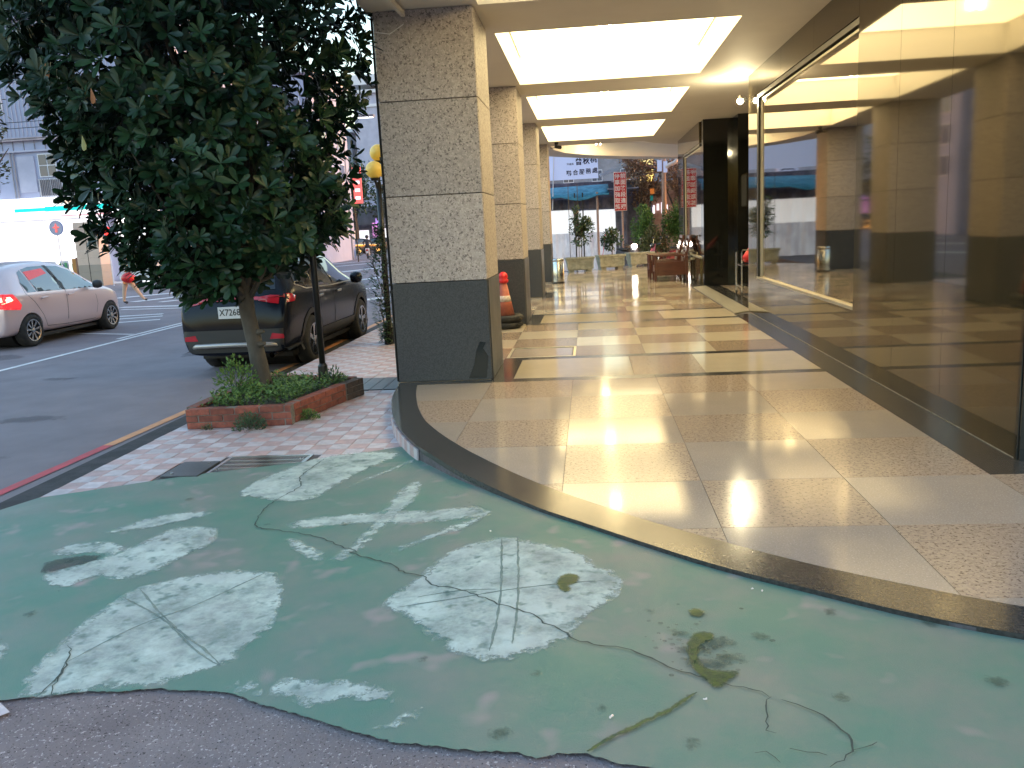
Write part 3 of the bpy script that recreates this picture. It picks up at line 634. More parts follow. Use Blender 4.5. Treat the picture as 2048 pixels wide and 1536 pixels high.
# upright kerb tiles round the low side of the platform
kp = arc_pts([p for p in OUTS if p[1] > 5.75], 34)
for k in range(33):
    a, b = kp[k], kp[k + 1]; dx, dy = b[0] - a[0], b[1] - a[1]; l = math.hypot(dx, dy); nx, ny = dy / l * .012, -dx / l * .012
    p = [(a[0] + dx * .02, a[1] + dy * .02), (a[0] + dx * .02 + nx, a[1] + dy * .02 + ny), (b[0] - dx * .02 + nx, b[1] - dy * .02 + ny), (b[0] - dx * .02, b[1] - dy * .02)]
    if nx > 0: p = [(a[0] - nx, a[1] - ny), (a[0], a[1]), (b[0], b[1]), (b[0] - nx, b[1] - ny)]
    MB().prism(p, -.2, -.022).build('kerb_tile', 'tile_pink' if k % 2 else 'tile_white', fl)
mn = thing('access_cover', 'rectangular steel framed floor hatch beside the first column', 'floor hatch')
box_part('hatch_plate', 'gran_light', mn, -.955, -.245, 9.76, 10.44, -.02, -.004)
f_ = MB()
for a in ((-1.0, -.2, 9.71, 9.74), (-1.0, -.2, 10.46, 10.50), (-1.0, -.97, 9.74, 10.46), (-.23, -.2, 9.74, 10.46)): f_.box(*a, -.02, .002)
f_.build('hatch_frame', 'alu', mn)
MB().box(-.968, -.232, 9.742, 9.758, -.03, -.018).build('hatch_gap', 'ink_black', mn)

# ---------------- columns ----------------
def column(y, label):
    t = thing('granite_column', label, 'column', (-1.49, y + .53, 0), 'granite columns of the arcade')
    hx, hy = .475, .53; Z = [0, 1.0, 1.84, 2.73, 3.55]
    MB().box(-hx + .03, hx - .03, -hy + .03, hy - .03, 0, 3.549).build('core', 'joint', t)
    for k in range(4):
        m = 'stone_dark' if k == 0 else 'stone_col'; z0, z1 = Z[k] + .004, Z[k + 1] - .004; e = .004 if k else .010
        for nm, b in (('f', (-hx, hx, -hy, -hy + .032)), ('b', (-hx, hx, hy - .032, hy)), ('l', (-hx, -hx + .032, -hy + .035, hy - .035)), ('r', (hx - .032, hx, -hy + .035, hy - .035))):
            x0, x1, y0, y1 = b
            if nm == 'f': y0 -= e
            if nm == 'r': x1 += e
            if nm == 'l': x0 -= e
            box_part('stone_panel', m, t, x0, x1, y0, y1, z0, z1, .003)
    return t
for i, (y, l) in enumerate(((8.36, 'nearest granite column with a dark stone foot, filling the middle of the view'), (13.15, 'second granite column, the traffic cone stands at its dark foot'), (17.92, 'third granite column of the arcade row, counted from the camera'), (22.69, 'farthest granite column, beside the steel bin'))):
    t = column(y, l)
    if i == 0:
        dmk = sheet('damp_mark', [(.24, 0), (.42, 0), (.45, .22), (.40, .30), (.43, .36), (.37, .37), (.33, .28), (.30, .14)], 'stone_wetmark', t, lambda x, y: 0, grid=.03, attr=False)
        dmk.rotation_euler = (math.radians(90), 0, 0); dmk.location = (0, -.5435, .02)
pipe = thing('drain_pipe', 'thin dark drainpipe down the street side of the nearest column', 'pipe')
MB().tube([(-1.992, 8.42, 0), (-1.992, 8.42, 3.5)], .012, 8).build('pipe', 'metal_dark', pipe)
for z in (.9, 2.2): MB().box(-2.01, -1.97, 8.40, 8.44, z, z + .03).build('clip', 'metal_dark', pipe)

# ---------------- shop wall ----------------
wl = thing('shop_wall', 'polished dark granite shop wall mirroring the arcade, display window in it', 'wall')
H = 3.55; X = 2.47
def panel(y0, y1, z0, z1, m='wall_granite'): box_part('granite_panel', m, wl, X, X + .035, y0 + .002, y1 - .002, z0 + .001, z1 - .001)
for a, b in ((5.12, 6.24), (6.24, 7.24), (7.24, 8.32)): panel(a, b, 0, H)
for a, b in ((8.32, 9.9), (9.9, 11.5), (11.5, 13.03)): panel(a, b, 0, .56); panel(a, b, 3.20, H)
panel(13.03, 13.69, 0, H)
MB().box(X + .036, X + .2, 5.1, 8.30, 0, H).box(X + .036, X + .2, 8.32, 13.05, 0, .5).box(X + .036, X + .2, 8.32, 13.05, 3.25, H).box(X + .036, X + .3, 13.05, 13.69, 0, H).build('backing', 'shop_dark', wl)
MB().box(X - .006, X + .04, 5.08, 5.118, 0, H).build('corner_trim', 'wall_black', wl, bevel=.004)
MB().box(X + .001, 7.5, 5.06, 5.085, 0, H).build('end_panel', 'wall_black', wl)
MB().box(X - .004, X + .002, 5.12, 13.69, .0005, .006).build('mortar_line', 'mortar', wl)
def window(y0, y1, z0, z1, glass_to):
    f = MB()
    f.box(X + .002, X + .07, y1 - .09, y1, z0, z1); f.box(X + .002, X + .07, y0, y1 - .09, z1 - .055, z1)
    fr = f.build('window_frame', 'metal_dark', wl)
    a = MB()
    for k in (.10, .145, .20): a.box(X + .03, X + .055, y1 - k - .03, y1 - k, z0 + .03, z1 - .06)
    a.box(X + .03, X + .055, y0, y1 - .09, z1 - .10, z1 - .075); a.build('aluminium_mullion', 'alu', fr)
    MB().box(X - .004, X + .06, y0, y1, z0 - .012, z0 + .02).build('window_sill', 'alu', fr)
    MB().box(X + .042, X + .048, y0, y1 - .2, z0 + .02, z1 - .08).build('window_pane', 'shop_glass', fr)
window(8.325, 13.03, .572, 3.19, 0)
# room behind the glass
rm = MB(); rm.quad((5.5, 8.3, 0), (5.5, 13.05, 0), (5.5, 13.05, 3.5), (5.5, 8.3, 3.5)); rm.quad((2.7, 8.3, 0.02), (5.5, 8.3, .02), (5.5, 13.05, .02), (2.7, 13.05, .02)); rm.quad((2.7, 13.04, 0), (5.5, 13.04, 0), (5.5, 13.04, 3.5), (2.7, 13.04, 3.5)); rm.quad((2.7, 8.31, 0), (5.5, 8.31, 0), (5.5, 8.31, 3.5), (2.7, 8.31, 3.5)); rm.quad((2.7, 8.3, 3.5), (5.5, 8.3, 3.5), (5.5, 13.05, 3.5), (2.7, 13.05, 3.5))
rm.build('shop_room', 'shop_dark', wl)
bn = thing('orange_bin', 'tall orange bin with a flared rim standing behind the shop window', 'bin', (2.84, 9.75, .03))
MB().lathe([(.10, 0), (.12, .75), (.15, .80), (.21, .84), (.22, .88), (.19, .88), (.11, .78)], seg=20).build('bin_body', 'orange_plastic', bn, smooth=True)
MB().lathe([(.205, .855), (.23, .86), (.23, .885), (.205, .885)], seg=20).build('rim', 'orange_plastic', bn)
wl2 = thing('shop_wall', 'far stretch of the granite shop wall with its window, behind the wooden armchairs', 'wall')
wlk = wl; wl = wl2
for a, b in ((19.6, 21.2), (21.2, 22.9)): panel(a, b, 0, .58); panel(a, b, 3.10, H)
panel(22.9, 23.5, 0, H); panel(23.5, 24.1, 0, H)
window(19.6, 22.9, .60, 3.09, 0)
MB().box(X + .036, X + .3, 22.92, 24.1, 0, H).box(X + .036, X + .2, 19.6, 22.9, 0, .55).box(X + .5, X + .6, 19.6, 24.1, 0, H).build('backing', 'shop_dark', wl)
for z in (.50, .62):   # pale rails low on the far wall
    MB().box(X - .05, X - .005, 21.0, 23.2, z, z + .05).build('wall_rail', 'alu', wl)
wl = wlk
pb = thing('door_pillar', 'black polished pillar standing at the far side of the shop doorway', 'pillar')
box_part('pillar_panel', 'wall_black', pb, 2.50, 3.12, 19.16, 19.19, 0, 1.78); box_part('pillar_panel', 'wall_black', pb, 2.50, 3.12, 19.16, 19.19, 1.783, 3.549)
MB().box(2.5, 3.12, 19.195, 19.59, 0, 3.549).box(3.123, 3.7, 18.5, 19.59, 0, 3.549).build('pillar_core', 'wall_black', pb)
al = MB().box(5.6, 5.7, 13.6, 19.6, 0, H).build('alcove_wall', 'shop_dark'); tag(al, 'dark back wall seen through the open shop doorway', 'wall')
rp = thing('door_ramp', 'ribbed aluminium threshold ramp along the shop doorway', 'ramp')
MB().prism([(2.21, 13.40), (2.53, 13.72), (2.53, 19.14), (2.23, 18.84)], .001, .012).build('ramp_plate', 'alu', rp)
for k in range(7): MB().bar((2.25 + k * .04, 13.47 + k * .04, .014), (2.25 + k * .04, 18.86 + k * .04, .014), .008, .006).build('rib', 'alu', rp)

# ---------------- ceiling with lit recesses ----------------
CE = 3.55
near_c = [(-2.05, 9), (-2.02, 8.1), (-1.95, 7.4), (-1.75, 6.7), (-1.4, 5.9), (-.9, 5.1), (-.3, 4.3), (.5, 3.55), (1.4, 2.9), (2.4, 2.45), (4, 2.1), (8, 2)]
outline = near_c + [(8, 31.5), (5, 31.6), (3.4, 31.2), (2.3, 30.5), (1, 29.5), (0, 28.4), (-1, 27.0), (-1.7, 25.6), (-2.05, 24.2)]
holes = [[(-.96, 8.38), (-.96, 7.4), (-.7, 6.5), (-.2, 5.7), (.6, 4.9), (1.67, 4.2), (1.67, 8.38)]]
for y0, y1 in ((9.62, 13.09), (14.34, 17.43), (18.7, 22.1)): holes.append([(-.94, y0), (1.67, y0), (1.67, y1), (-.94, y1)])
holes.append([(-.94, 23.4), (1.5, 23.4), (1.85, 24.2), (2.6, 25.2), (4.2, 25.7), (4.6, 28.5), (4.2, 30.6), (3.2, 30.2), (2.3, 29.4), (1.1, 28.3), (.1, 27.1), (-.6, 25.8), (-.9, 24.6)])
polys = [[Vector((x, y, 0)) for x, y in outline]] + [[Vector((x, y, 0)) for x, y in h] for h in holes]
tri = geometry.tessellate_polygon(polys); flat = [p for q in polys for p in q]
me = bpy.data.meshes.new('ceiling'); me.from_pydata([(p.x, p.y, CE) for p in flat], [], [tuple(t) for t in tri]); me.materials.append(M['ceiling']); me.update()
ce = structure(link('ceiling', me))
for h in holes:
    b = MB(); n = len(h)
    for i in range(n): a, c = h[i], h[(i + 1) % n]; b.quad((a[0], a[1], CE), (c[0], c[1], CE), (c[0], c[1], CE + .42), (a[0], a[1], CE + .42))
    b.poly([(x, y, CE + .42) for x, y in h]); b.build('ceiling_recess', 'recess', ce)
eb = MB(); n = len(outline)
for i in range(n): a, c = outline[i], outline[(i + 1) % n]; eb.quad((a[0], a[1], CE), (c[0], c[1], CE), (c[0], c[1], CE + .7), (a[0], a[1], CE + .7))
eb.build('ceiling_edge', 'ceiling', ce)
bu = MB().prism(outline, CE + .71, 14).build('building_above', 'stone_col'); tag(bu, 'upper storeys of the building over the lit arcade', 'building')
def twin_lamp(x, y, z, label, e='bulb', n=2):
    t = thing('ceiling_lamp', label, 'ceiling lamp', (x, y, z), 'lamps in the ceiling recesses')
    MB().box(-.10, .10, -.03, .03, .07, CE + .418 - z).build('lamp_base', 'white_paint', t)
    for s in (-1, 1)[:n]:
        MB().lathe([(.004, -.085), (.018, -.07), (.022, -.02), (.02, .03), (.014, .07)], (s * .06, 0, 0), 10).build('lamp_bulb', e, t, smooth=True)
twin_lamp(.28, 11.2, 3.84, 'twin bulb lamp glaring in the nearest fully visible ceiling recess')
for y, l in ((6.6, 'twin bulb lamp in the recess over the curved floor edge'), (15.9, 'twin bulb lamp in the second full ceiling recess'), (20.4, 'twin bulb lamp in the third full ceiling recess'), (26.2, 'twin bulb lamp in the curved recess at the far end')): twin_lamp(.36, y, 3.84, l)
for (x0, x1, y0, y1), l in (((-.1, 1.64, 5.9, 8.34), 'over the curved floor edge'), ((-.91, 1.64, 9.65, 13.06), 'in the nearest full ceiling recess'), ((-.91, 1.64, 14.37, 17.40), 'in the second full ceiling recess'), ((-.91, 1.64, 18.73, 22.07), 'in the third full ceiling recess'), ((.2, 3.2, 24.6, 27.0), 'in the curved recess at the far end')):
    tb = thing('glow_sheet', 'added warm glow sheet ' + l, 'added glow', ((x0 + x1) / 2, (y0 + y1) / 2, CE + .395), 'glow sheets added in the ceiling recesses'); hx, hy = (x1 - x0) / 2, (y1 - y0) / 2
    MB().box(-hx, hx, -hy, hy, 0, .008).build('glow_face', 'tube', tb); MB().box(-hx - .012, hx + .012, -hy - .012, hy + .012, .009, .022).build('panel_frame', 'white_paint', tb)  # glowing sheet added to make the recess top look lit
t = thing('wall_lamp', 'small glaring lamp under the ceiling at the edge of the doorway', 'wall lamp', (2.40, 13.72, 3.22), 'wall lamps')
MB().box(-.02, .06, -.02, .02, -.03, .03).build('lamp_bracket', 'metal_dark', t)
MB().sphere((-.05, 0, -.02), .045, 10, 6).build('lamp_bulb', 'spot_bulb', t, smooth=True)
MB().tube([(-.05, 0, .0), (-.05, 0, .06)], .03, 10).build('lamp_holder', 'steel', t)
t = thing('security_camera', 'small dark security camera under the ceiling by the farthest column', 'camera', (-.75, 22.4, 3.43))
MB().box(-.16, .0, -.02, .02, -.02, .0).build('arm', 'metal_dark', t); MB().tube([(-.02, 0, .02), (.10, -.12, -.02)], .045, 10).build('camera_body', 'metal_dark', t); MB().lathe([(.05, .06), (.05, .12)], seg=8).build('mount', 'metal_dark', t)
t = thing('cable_duct', 'thin pale duct hanging under the ceiling edge above the nearest column', 'duct')
MB().bar((-1.70, 7.2, 3.52), (-1.66, 8.30, 3.50), .035, .05).build('duct', 'ceiling', t)
MB().tube([(-1.95, 8.31, 3.36), (-1.8, 8.30, 3.33), (-1.66, 8.30, 3.41)], .004, 5).build('wire', 'white_paint', t)

# ---------------- vehicles ----------------
def interp(tab, y):
    for a, b in zip(tab, tab[1:]):
        if a[0] <= y <= b[0]:
            t = (y - a[0]) / (b[0] - a[0]); return [p + (q - p) * t for p, q in zip(a[1:], b[1:])]
    return list(tab[0][1:] if y < tab[0][0] else tab[-1][1:])
def car_body(st, paint, wheels, wr, parent):
    """st rows: y, z_bottom, z_belt, z_top, w_bottom, w_belt, w_top"""
    b = MB(); cols = []
    for row in st:
        y, zb, zbelt, zt, wb, wm, wt = row
        zbelt = min(zbelt, zt - .10); zm = zb + (zbelt - zb) * .55
        half = [(0, zb), (wb * .85, zb), (wb, zb + .07), ((wb + wm) / 2 + .018, zm), (wm, zbelt - .04), (wm - .015, zbelt + .03), ((wm + wt) / 2 - .01, (zbelt + zt) / 2), (wt, zt - .055), (wt * .72, zt - .006), (0, zt + .012)]
        loop = half + [(-x, z) for x, z in reversed(half[1:-1])]
        cols.append(len(b.v)); b.v += [(x, y, z) for x, z in loop]; L = len(loop)
    for a, c in zip(cols, cols[1:]):
        for k in range(L): j = (k + 1) % L; b.face((a + k, a + j, c + j, c + k))
    b.face(tuple(cols[0] + k for k in range(L))); b.face(tuple(cols[-1] + L - 1 - k for k in range(L)))
    me = b.mesh('body', paint, True)
    bm = bmesh.new(); bm.from_mesh(me); bmesh.ops.recalc_face_normals(bm, faces=bm.faces); bm.to_mesh(me); bm.free()
    o = link('body', me, None); s = o.modifiers.new('s', 'SUBSURF'); s.levels = 2; s.render_levels = 2
    cut = MB()
    for y in wheels:
        for sx in (-1, 1): cut.lathe([(wr, sx * .62), (wr, sx * 1.2)] if sx > 0 else [(wr, -1.2), (wr, -.62)], (0, y, .0), 28, 'x')
    # lathe axis x: (h, r cos, r sin) centred on wheel height
    for i, v in enumerate(cut.v): cut.v[i] = (v[0], v[1], v[2] + (wr - .045))
    co = cut.build('cutter', paint)
    cm_ = bmesh.new(); cm_.from_mesh(co.data); bmesh.ops.recalc_face_normals(cm_, faces=cm_.faces); cm_.to_mesh(co.data); cm_.free()
    bo = o.modifiers.new('b', 'BOOLEAN'); bo.operation = 'DIFFERENCE'; bo.object = co; bo.solver = 'EXACT'
    bpy.context.view_layer.update(); dg = bpy.context.evaluated_depsgraph_get()
    full = bpy.data.meshes.new_from_object(o.evaluated_get(dg)); full.name = 'body'
    bpy.data.objects.remove(co); bpy.data.objects.remove(o)
    full.polygons.foreach_set('use_smooth', [True] * len(full.polygons))
    bm = bmesh.new(); bm.from_mesh(full); tree = BVHTree.FromBMesh(bm)
    for e in bm.edges:
        if len(e.link_faces) == 2 and e.calc_face_angle(0) > .6: e.smooth = False
    bm.to_mesh(full); bm.free()
    body = link('body', full, parent)
    return body, tree
def patch(name, outline, side, m, parent, tree, off=.006, grid=.07):
    """a piece laid on the car body. side 'r','l': outline in (y,z); 'b','f': outline in (x,z)"""
    pts = [Vector(p) for p in outline]; n = len(pts); fine = []
    for i in range(n):
        a, c = pts[i], pts[(i + 1) % n]; k = max(1, int((c - a).length / grid))
        for q in range(k): fine.append(a.lerp(c, q / k))
    xs = [p.x for p in pts]; zs = [p.y for p in pts]; ext = []; x = min(xs) + grid / 2
    while x < max(xs):
        z = min(zs) + grid / 2
        while z < max(zs):
            if inside((x, z), outline) and edge_dist((x, z), outline) > grid * .3: ext.append(Vector((x, z)))
            z += grid
        x += grid
    N_ = len(fine); r = geometry.delaunay_2d_cdt(fine + ext, [(i, (i + 1) % N_) for i in range(N_)], [], 0, 1e-6)
    D = {'r': Vector((-1, 0, 0)), 'l': Vector((1, 0, 0)), 'b': Vector((0, 1, 0)), 'f': Vector((0, -1, 0))}[side]; V = []
    for v in r[0]:
        o = (Vector((0, v.x, v.y)) if side in 'rl' else Vector((v.x, 0, v.y))) - D * 4
        h = tree.ray_cast(o, D); p = h[0] if h[0] is not None else None
        V.append(p)
    good = [p for p in V if p is not None]
    if not good: return None
    depth = (sum((p.dot(D) for p in good)) / len(good))
    V = [tuple((p if p is not None else ((Vector((0, v.x, v.y)) if side in 'rl' else Vector((v.x, 0, v.y))) + D * depth)) - D * off) for p, v in zip(V, r[0])]
    F = [tuple(f) for f in r[2] if inside(tuple(sum((r[0][i] for i in f), Vector((0, 0))) / len(f)), outline)]
    me = bpy.data.meshes.new(name); me.from_pydata(V, [], F); me.materials.append(M[m]); me.polygons.foreach_set('use_smooth', [True] * len(F)); me.update()
    if me.polygons and me.polygons[0].normal.dot(D) > 0: me.flip_normals()
    return link(name, me, parent)
def line_patch(name, path, side, wd, m, parent, tree, off=.004):
    for a, c in zip(path, path[1:]):
        dx, dz = c[0] - a[0], c[1] - a[1]; l = math.hypot(dx, dz); nx, nz = -dz / l * wd / 2, dx / l * wd / 2
        patch(name, [(a[0] - nx, a[1] - nz), (c[0] - nx, c[1] - nz), (c[0] + nx, c[1] + nz), (a[0] + nx, a[1] + nz)], side, m, parent, tree, off, .12)
def wheel(parent, x, y, r, wd, side, spokes, rimm='steel', dark=False):
    """side +1: outer face towards +x"""
    t = MB().lathe([(r * .66, -wd / 2), (r * .93, -wd / 2), (r, -wd * .36), (r, wd * .36), (r * .93, wd / 2), (r * .66, wd / 2), (r * .64, wd * .2)], (0, 0, 0), 36, 'x', False).build('tyre', 'rubber', None, smooth=True)
    t.parent = parent; t.location = (x, y, r); t.name = 'wheel'
    f = side * wd / 2
    b = MB(); b.lathe([(r * .60, f - side * .09), (r * .60, f - side * .02), (r * .67, f), (r * .67, f + side * .004)], (0, 0, 0), 32, 'x', False); 
    b.lathe([(r * .62, f - side * .10), (.0001, f - side * .10)], (0, 0, 0), 24, 'x', False)
    b.build('rim_dish', 'metal_dark' if dark else 'trim', t, smooth=True)
    s = MB(); s.lathe([(r * .61, f - side * .03), (r * .61, f + side * .003), (r * .68, f + side * .006), (r * .68, f - side * .02)], (0, 0, 0), 32, 'x', False)
    s.lathe([(r * .17, f - side * .06), (r * .15, f + side * .002), (.0001, f + side * .006)], (0, 0, 0), 16, 'x', False)
    for k in range(spokes):
        a = 2 * math.pi * k / spokes + .2; w0, w1 = (.05, .075) if spokes < 8 else (.022, .045)
        p0 = Vector((f - side * .012, math.cos(a) * r * .12, math.sin(a) * r * .12)); p1 = Vector((f - side * .004, math.cos(a) * r * .64, math.sin(a) * r * .64)); q = Vector((0, -math.sin(a), math.cos(a)))
        n = len(s.v); s.v += [tuple(v) for v in (p0 - q * w0 / 2, p0 + q * w0 / 2, p1 + q * w1 / 2, p1 - q * w1 / 2, p0 - q * w0 / 2 - Vector((side * .03, 0, 0)), p0 + q * w0 / 2 - Vector((side * .03, 0, 0)), p1 + q * w1 / 2 - Vector((side * .03, 0, 0)), p1 - q * w1 / 2 - Vector((side * .03, 0, 0)))]
        for fc in ((0, 1, 2, 3), (0, 4, 5, 1), (1, 5, 6, 2), (2, 6, 7, 3), (3, 7, 4, 0)): s.face(tuple(n + i for i in fc))
    s.build('rim', rimm, t)
    return t
def hatchback():
    t = thing('hatchback_car', 'silver pink hatchback with its brake lights on, waiting in the next lane', 'car', (-11.62, 16.78, Z0)); t.scale = (1.05, 1.06, 1.05)
    st = [(-1.92, .30, .9, .62, .70, .74, .66), (-1.90, .24, .95, .86, .74, .78, .68), (-1.84, .22, .95, 1.02, .78, .81, .66), (-1.70, .22, .96, 1.27, .80, .83, .60), (-1.52, .22, .96, 1.455, .81, .845, .575), (-1.2, .22, .95, 1.52, .82, .85, .575), (-.6, .20, .94, 1.555, .82, .85, .58), (-.1, .20, .925, 1.55, .82, .85, .58), (.3, .20, .91, 1.49, .82, .85, .57), (.7, .20, .90, 1.31, .82, .85, .575), (1.05, .21, .90, 1.10, .82, .845, .60), (1.3, .22, .88, .985, .82, .84, .64), (1.6, .22, .86, .90, .80, .82, .66), (1.82, .24, .78, .78, .74, .74, .60), (1.92, .30, .66, .62, .62, .60, .50)]
    body, tr = car_body(st, 'silver', (-1.27, 1.33), .335, t)
    for s in ('r', 'l'):
        patch('side_window', [(-1.26, .99), (-1.30, 1.16), (-1.20, 1.36), (-1.10, 1.40), (-1.02, .985)], s, 'glass_car', t, tr)
        patch('side_window', [(-.99, .985), (-1.06, 1.405), (-.82, 1.445), (-.42, 1.445), (-.24, .965)], s, 'glass_car', t, tr)
        patch('side_window', [(-.13, .96), (-.30, 1.435), (.02, 1.42), (.34, 1.33), (.66, 1.16), (.86, 1.0), (.84, .945)], s, 'glass_car', t, tr)
        patch('pillar_trim', [(-.235, .965), (-.42, 1.45), (-.31, 1.45), (-.14, .962)], s, 'trim', t, tr, .005)
        patch('painted_reflection', [(-1.03, 1.20), (-1.05, 1.36), (-.50, 1.40), (-.44, 1.30), (-.8, 1.24)], s, 'glass_red_glow', t, tr, .009) if s == 'r' else None  # red reflection on the side window, painted as a glowing patch
        line_patch('door_seam', [(-1.30, 1.18), (-1.33, .98), (-1.12, .80), (-.92, .55), (-.80, .33), (-.16, .30), (-.155, .94), (-.33, 1.44)], s, .009, 'metal_dark', t, tr)
        line_patch('door_seam', [(-.16, .30), (.78, .30), (.86, .60), (.80, .94)], s, .009, 'metal_dark', t, tr)
        sx = 1 if s == 'r' else -1
        for y in (-.86, -.04): MB().bar((sx * .875, y - .09, .86), (sx * .875, y + .09, .865), .03, .032).build('door_handle', 'silver', t, bevel=.008)
        m = MB().lathe([(.02, -.1), (.075, -.07), (.085, 0), (.07, .07), (.01, .1)], (0, 0, 0), 12, 'x').build('door_mirror', 'trim', t, smooth=True); m.location = (sx * .98, .72, 1.0)
        patch('tail_lamp', [(-1.95, .74), (-1.95, 1.01), (-1.66, .99), (-1.50, .78), (-1.55, .70)], s, 'lamp_red_on', t, tr, .012, .04)
    patch('rear_window', [(-.60, 1.02), (-.53, 1.30), (-.44, 1.38), (.44, 1.38), (.53, 1.30), (.60, 1.02), (.50, .97), (-.50, .97)], 'b', 'glass_red_glow', t, tr, .01)
    patch('rear_window', [(-.48, 1.04), (-.42, 1.29), (.36, 1.29), (.40, 1.04)], 'b', 'glass_car', t, tr, .016)
    patch('tail_lamp', [(.56, .76), (.54, .98), (.70, 1.0), (.82, .98), (.83, .74)], 'b', 'lamp_red_on', t, tr, .012, .04)
    patch('tail_lamp', [(-.56, .76), (-.54, .98), (-.70, 1.0), (-.82, .98), (-.83, .74)], 'b', 'lamp_red_on', t, tr, .012, .04)
    patch('lamp_core', [(.60, .86), (.60, .95), (.73, .96), (.76, .84)], 'b', 'lamp_core', t, tr, .016, .04); patch('lamp_core', [(-1.93, .83), (-1.93, .93), (-1.75, .95), (-1.70, .88)], 'r', 'lamp_core', t, tr, .018, .04)
    line_patch('bumper_seam', [(-.82, .62), (.82, .62)], 'b', .01, 'metal_dark', t, tr)
    MB().box(-.16, .16, -1.95, -1.935, .40, .56).build('number_plate', 'plate', t)
    for y in (-1.27, 1.33):
        for sx in (-1, 1): wheel(t, sx * .745, y, .30, .20, sx, 9)
        MB().lathe([(.30, -.60), (.30, .60)], (0, y, .3), 24, 'x').build('wheel_housing', 'ink_black', t)
    MB().box(-.7, .7, -1.0, 1.0, .14, .2).build('underbody', 'ink_black', t)
    return t
hatchback()
def suv():
    t = thing('parked_suv', 'dark SUV parked at the kerb behind the planter tree', 'car', (-4.83, 13.34, Z0)); t.scale = (.87, 1.0, .99)
    st = [(-2.30, .34, .9, .66, .74, .76, .70), (-2.28, .28, 1.0, .92, .80, .84, .74), (-2.18, .27, 1.08, 1.12, .84, .87, .72), (-1.98, .30, 1.10, 1.38, .86, .89, .66), (-1.78, .30, 1.10, 1.60, .87, .90, .60), (-1.4, .28, 1.09, 1.665, .88, .915, .60), (-.7, .26, 1.07, 1.695, .88, .915, .61), (-.1, .26, 1.05, 1.69, .88, .915, .61), (.3, .26, 1.04, 1.63, .88, .915, .60), (.75, .26, 1.03, 1.43, .88, .915, .61), (1.15, .27, 1.03, 1.20, .88, .91, .66), (1.4, .28, 1.01, 1.10, .88, .905, .70), (1.8, .30, .96, 1.03, .86, .89, .72), (2.10, .32, .86, .92, .80, .82, .66), (2.27, .40, .74, .74, .66, .66, .56)]
    body, tr = car_body(st, 'suv_paint', (-1.31, 1.35), .395, t)
    for s in ('r', 'l'):
        sx = 1 if s == 'r' else -1
        patch('side_window', [(-1.78, 1.22), (-1.70, 1.40), (-1.50, 1.53), (-1.30, 1.55), (-1.12, 1.13), (-1.45, 1.14)], s, 'glass_dark', t, tr)
        patch('side_window', [(-1.08, 1.13), (-1.25, 1.555), (-.50, 1.59), (-.25, 1.10)], s, 'glass_dark', t, tr)
        patch('side_window', [(-.17, 1.10), (-.38, 1.59), (.02, 1.57), (.38, 1.48), (.72, 1.30), (.94, 1.10)], s, 'glass_dark', t, tr)
        line_patch('window_chrome', [(-1.80, 1.20), (-1.45, 1.115), (-.2, 1.08), (.98, 1.08)], s, .018, 'trim_silver', t, tr, .006)
        line_patch('door_seam', [(-1.10, 1.12), (-1.16, .95), (-.95, .70), (-.86, .42), (-.20, .40), (-.19, 1.08)], s, .009, 'ink_black', t, tr)
        line_patch('door_seam', [(-.20, .40), (.82, .40), (.92, .70), (.88, 1.08)], s, .009, 'ink_black', t, tr)
        patch('sill_cladding', [(-.93, .27), (-.93, .48), (.90, .48), (.90, .27)], s, 'trim', t, tr, .012)
        line_patch('sill_strip', [(-.9, .30), (.88, .30)], s, .03, 'trim_silver', t, tr, .02)
        for y in (-1.31, 1.35):
            ring = []
            for k in range(15): a = math.pi * (k / 14) * 1.12 - .18; ring.append((y + math.cos(a) * .475, .352 + math.sin(a) * .475))
            for k in range(14, -1, -1): a = math.pi * (k / 14) * 1.12 - .18; ring.append((y + math.cos(a) * .402, .352 + math.sin(a) * .402))
            patch('arch_cladding', ring, s, 'trim', t, tr, .012, .06)
        for y in (-.92, .02): MB().bar((sx * .94, y - .10, .97), (sx * .94, y + .10, .975), .03, .035).build('door_handle', 'trim_silver', t, bevel=.008)
        m = MB().lathe([(.02, -.12), (.085, -.09), (.10, 0), (.08, .09), (.01, .12)], (0, 0, 0), 12, 'x').build('door_mirror', 'suv_paint', t, smooth=True); m.location = (sx * 1.05, .72, 1.13)
        patch('tail_lamp', [(-2.24, .98), (-2.20, 1.08), (-2.08, 1.10), (-1.92, 1.05), (-1.98, .98)], s, 'lamp_red', t, tr, .012, .05)
        patch('rail', [(-1.5, 1.66), (-1.5, 1.69), (.1, 1.70), (.1, 1.67)], s, 'trim_silver', t, tr, .03, .2)
    patch('rear_window', [(-.66, 1.16), (-.56, 1.50), (.56, 1.50), (.66, 1.16)], 'b', 'glass_dark', t, tr, .01)
    for sx in (-1, 1):
        patch('tail_lamp', [(sx * .42, 1.02), (sx * .42, 1.07), (sx * .60, 1.09), (sx * .74, 1.08), (sx * .74, .97), (sx * .62, .985)], 'b', 'lamp_red', t, tr, .012, .05)
        patch('reflector', [(sx * .58, .50), (sx * .62, .58), (sx * .80, .56), (sx * .80, .50)], 'b', 'lamp_red', t, tr, .014, .05)
    patch('rear_bumper', [(-.86, .33), (-.86, .64), (.86, .64), (.86, .33)], 'b', 'trim', t, tr, .012)
    patch('tailgate_strip', [(-.42, 1.03), (-.42, 1.075), (.42, 1.075), (.42, 1.03)], 'b', 'lamp_red', t, tr, .016)
    MB().tube([(-.72, -2.24, .40), (-.60, -2.335, .43), (.0, -2.355, .44), (.60, -2.335, .43), (.72, -2.24, .40)], .034, 8).build('skid_plate', 'trim_silver', t, smooth=True)
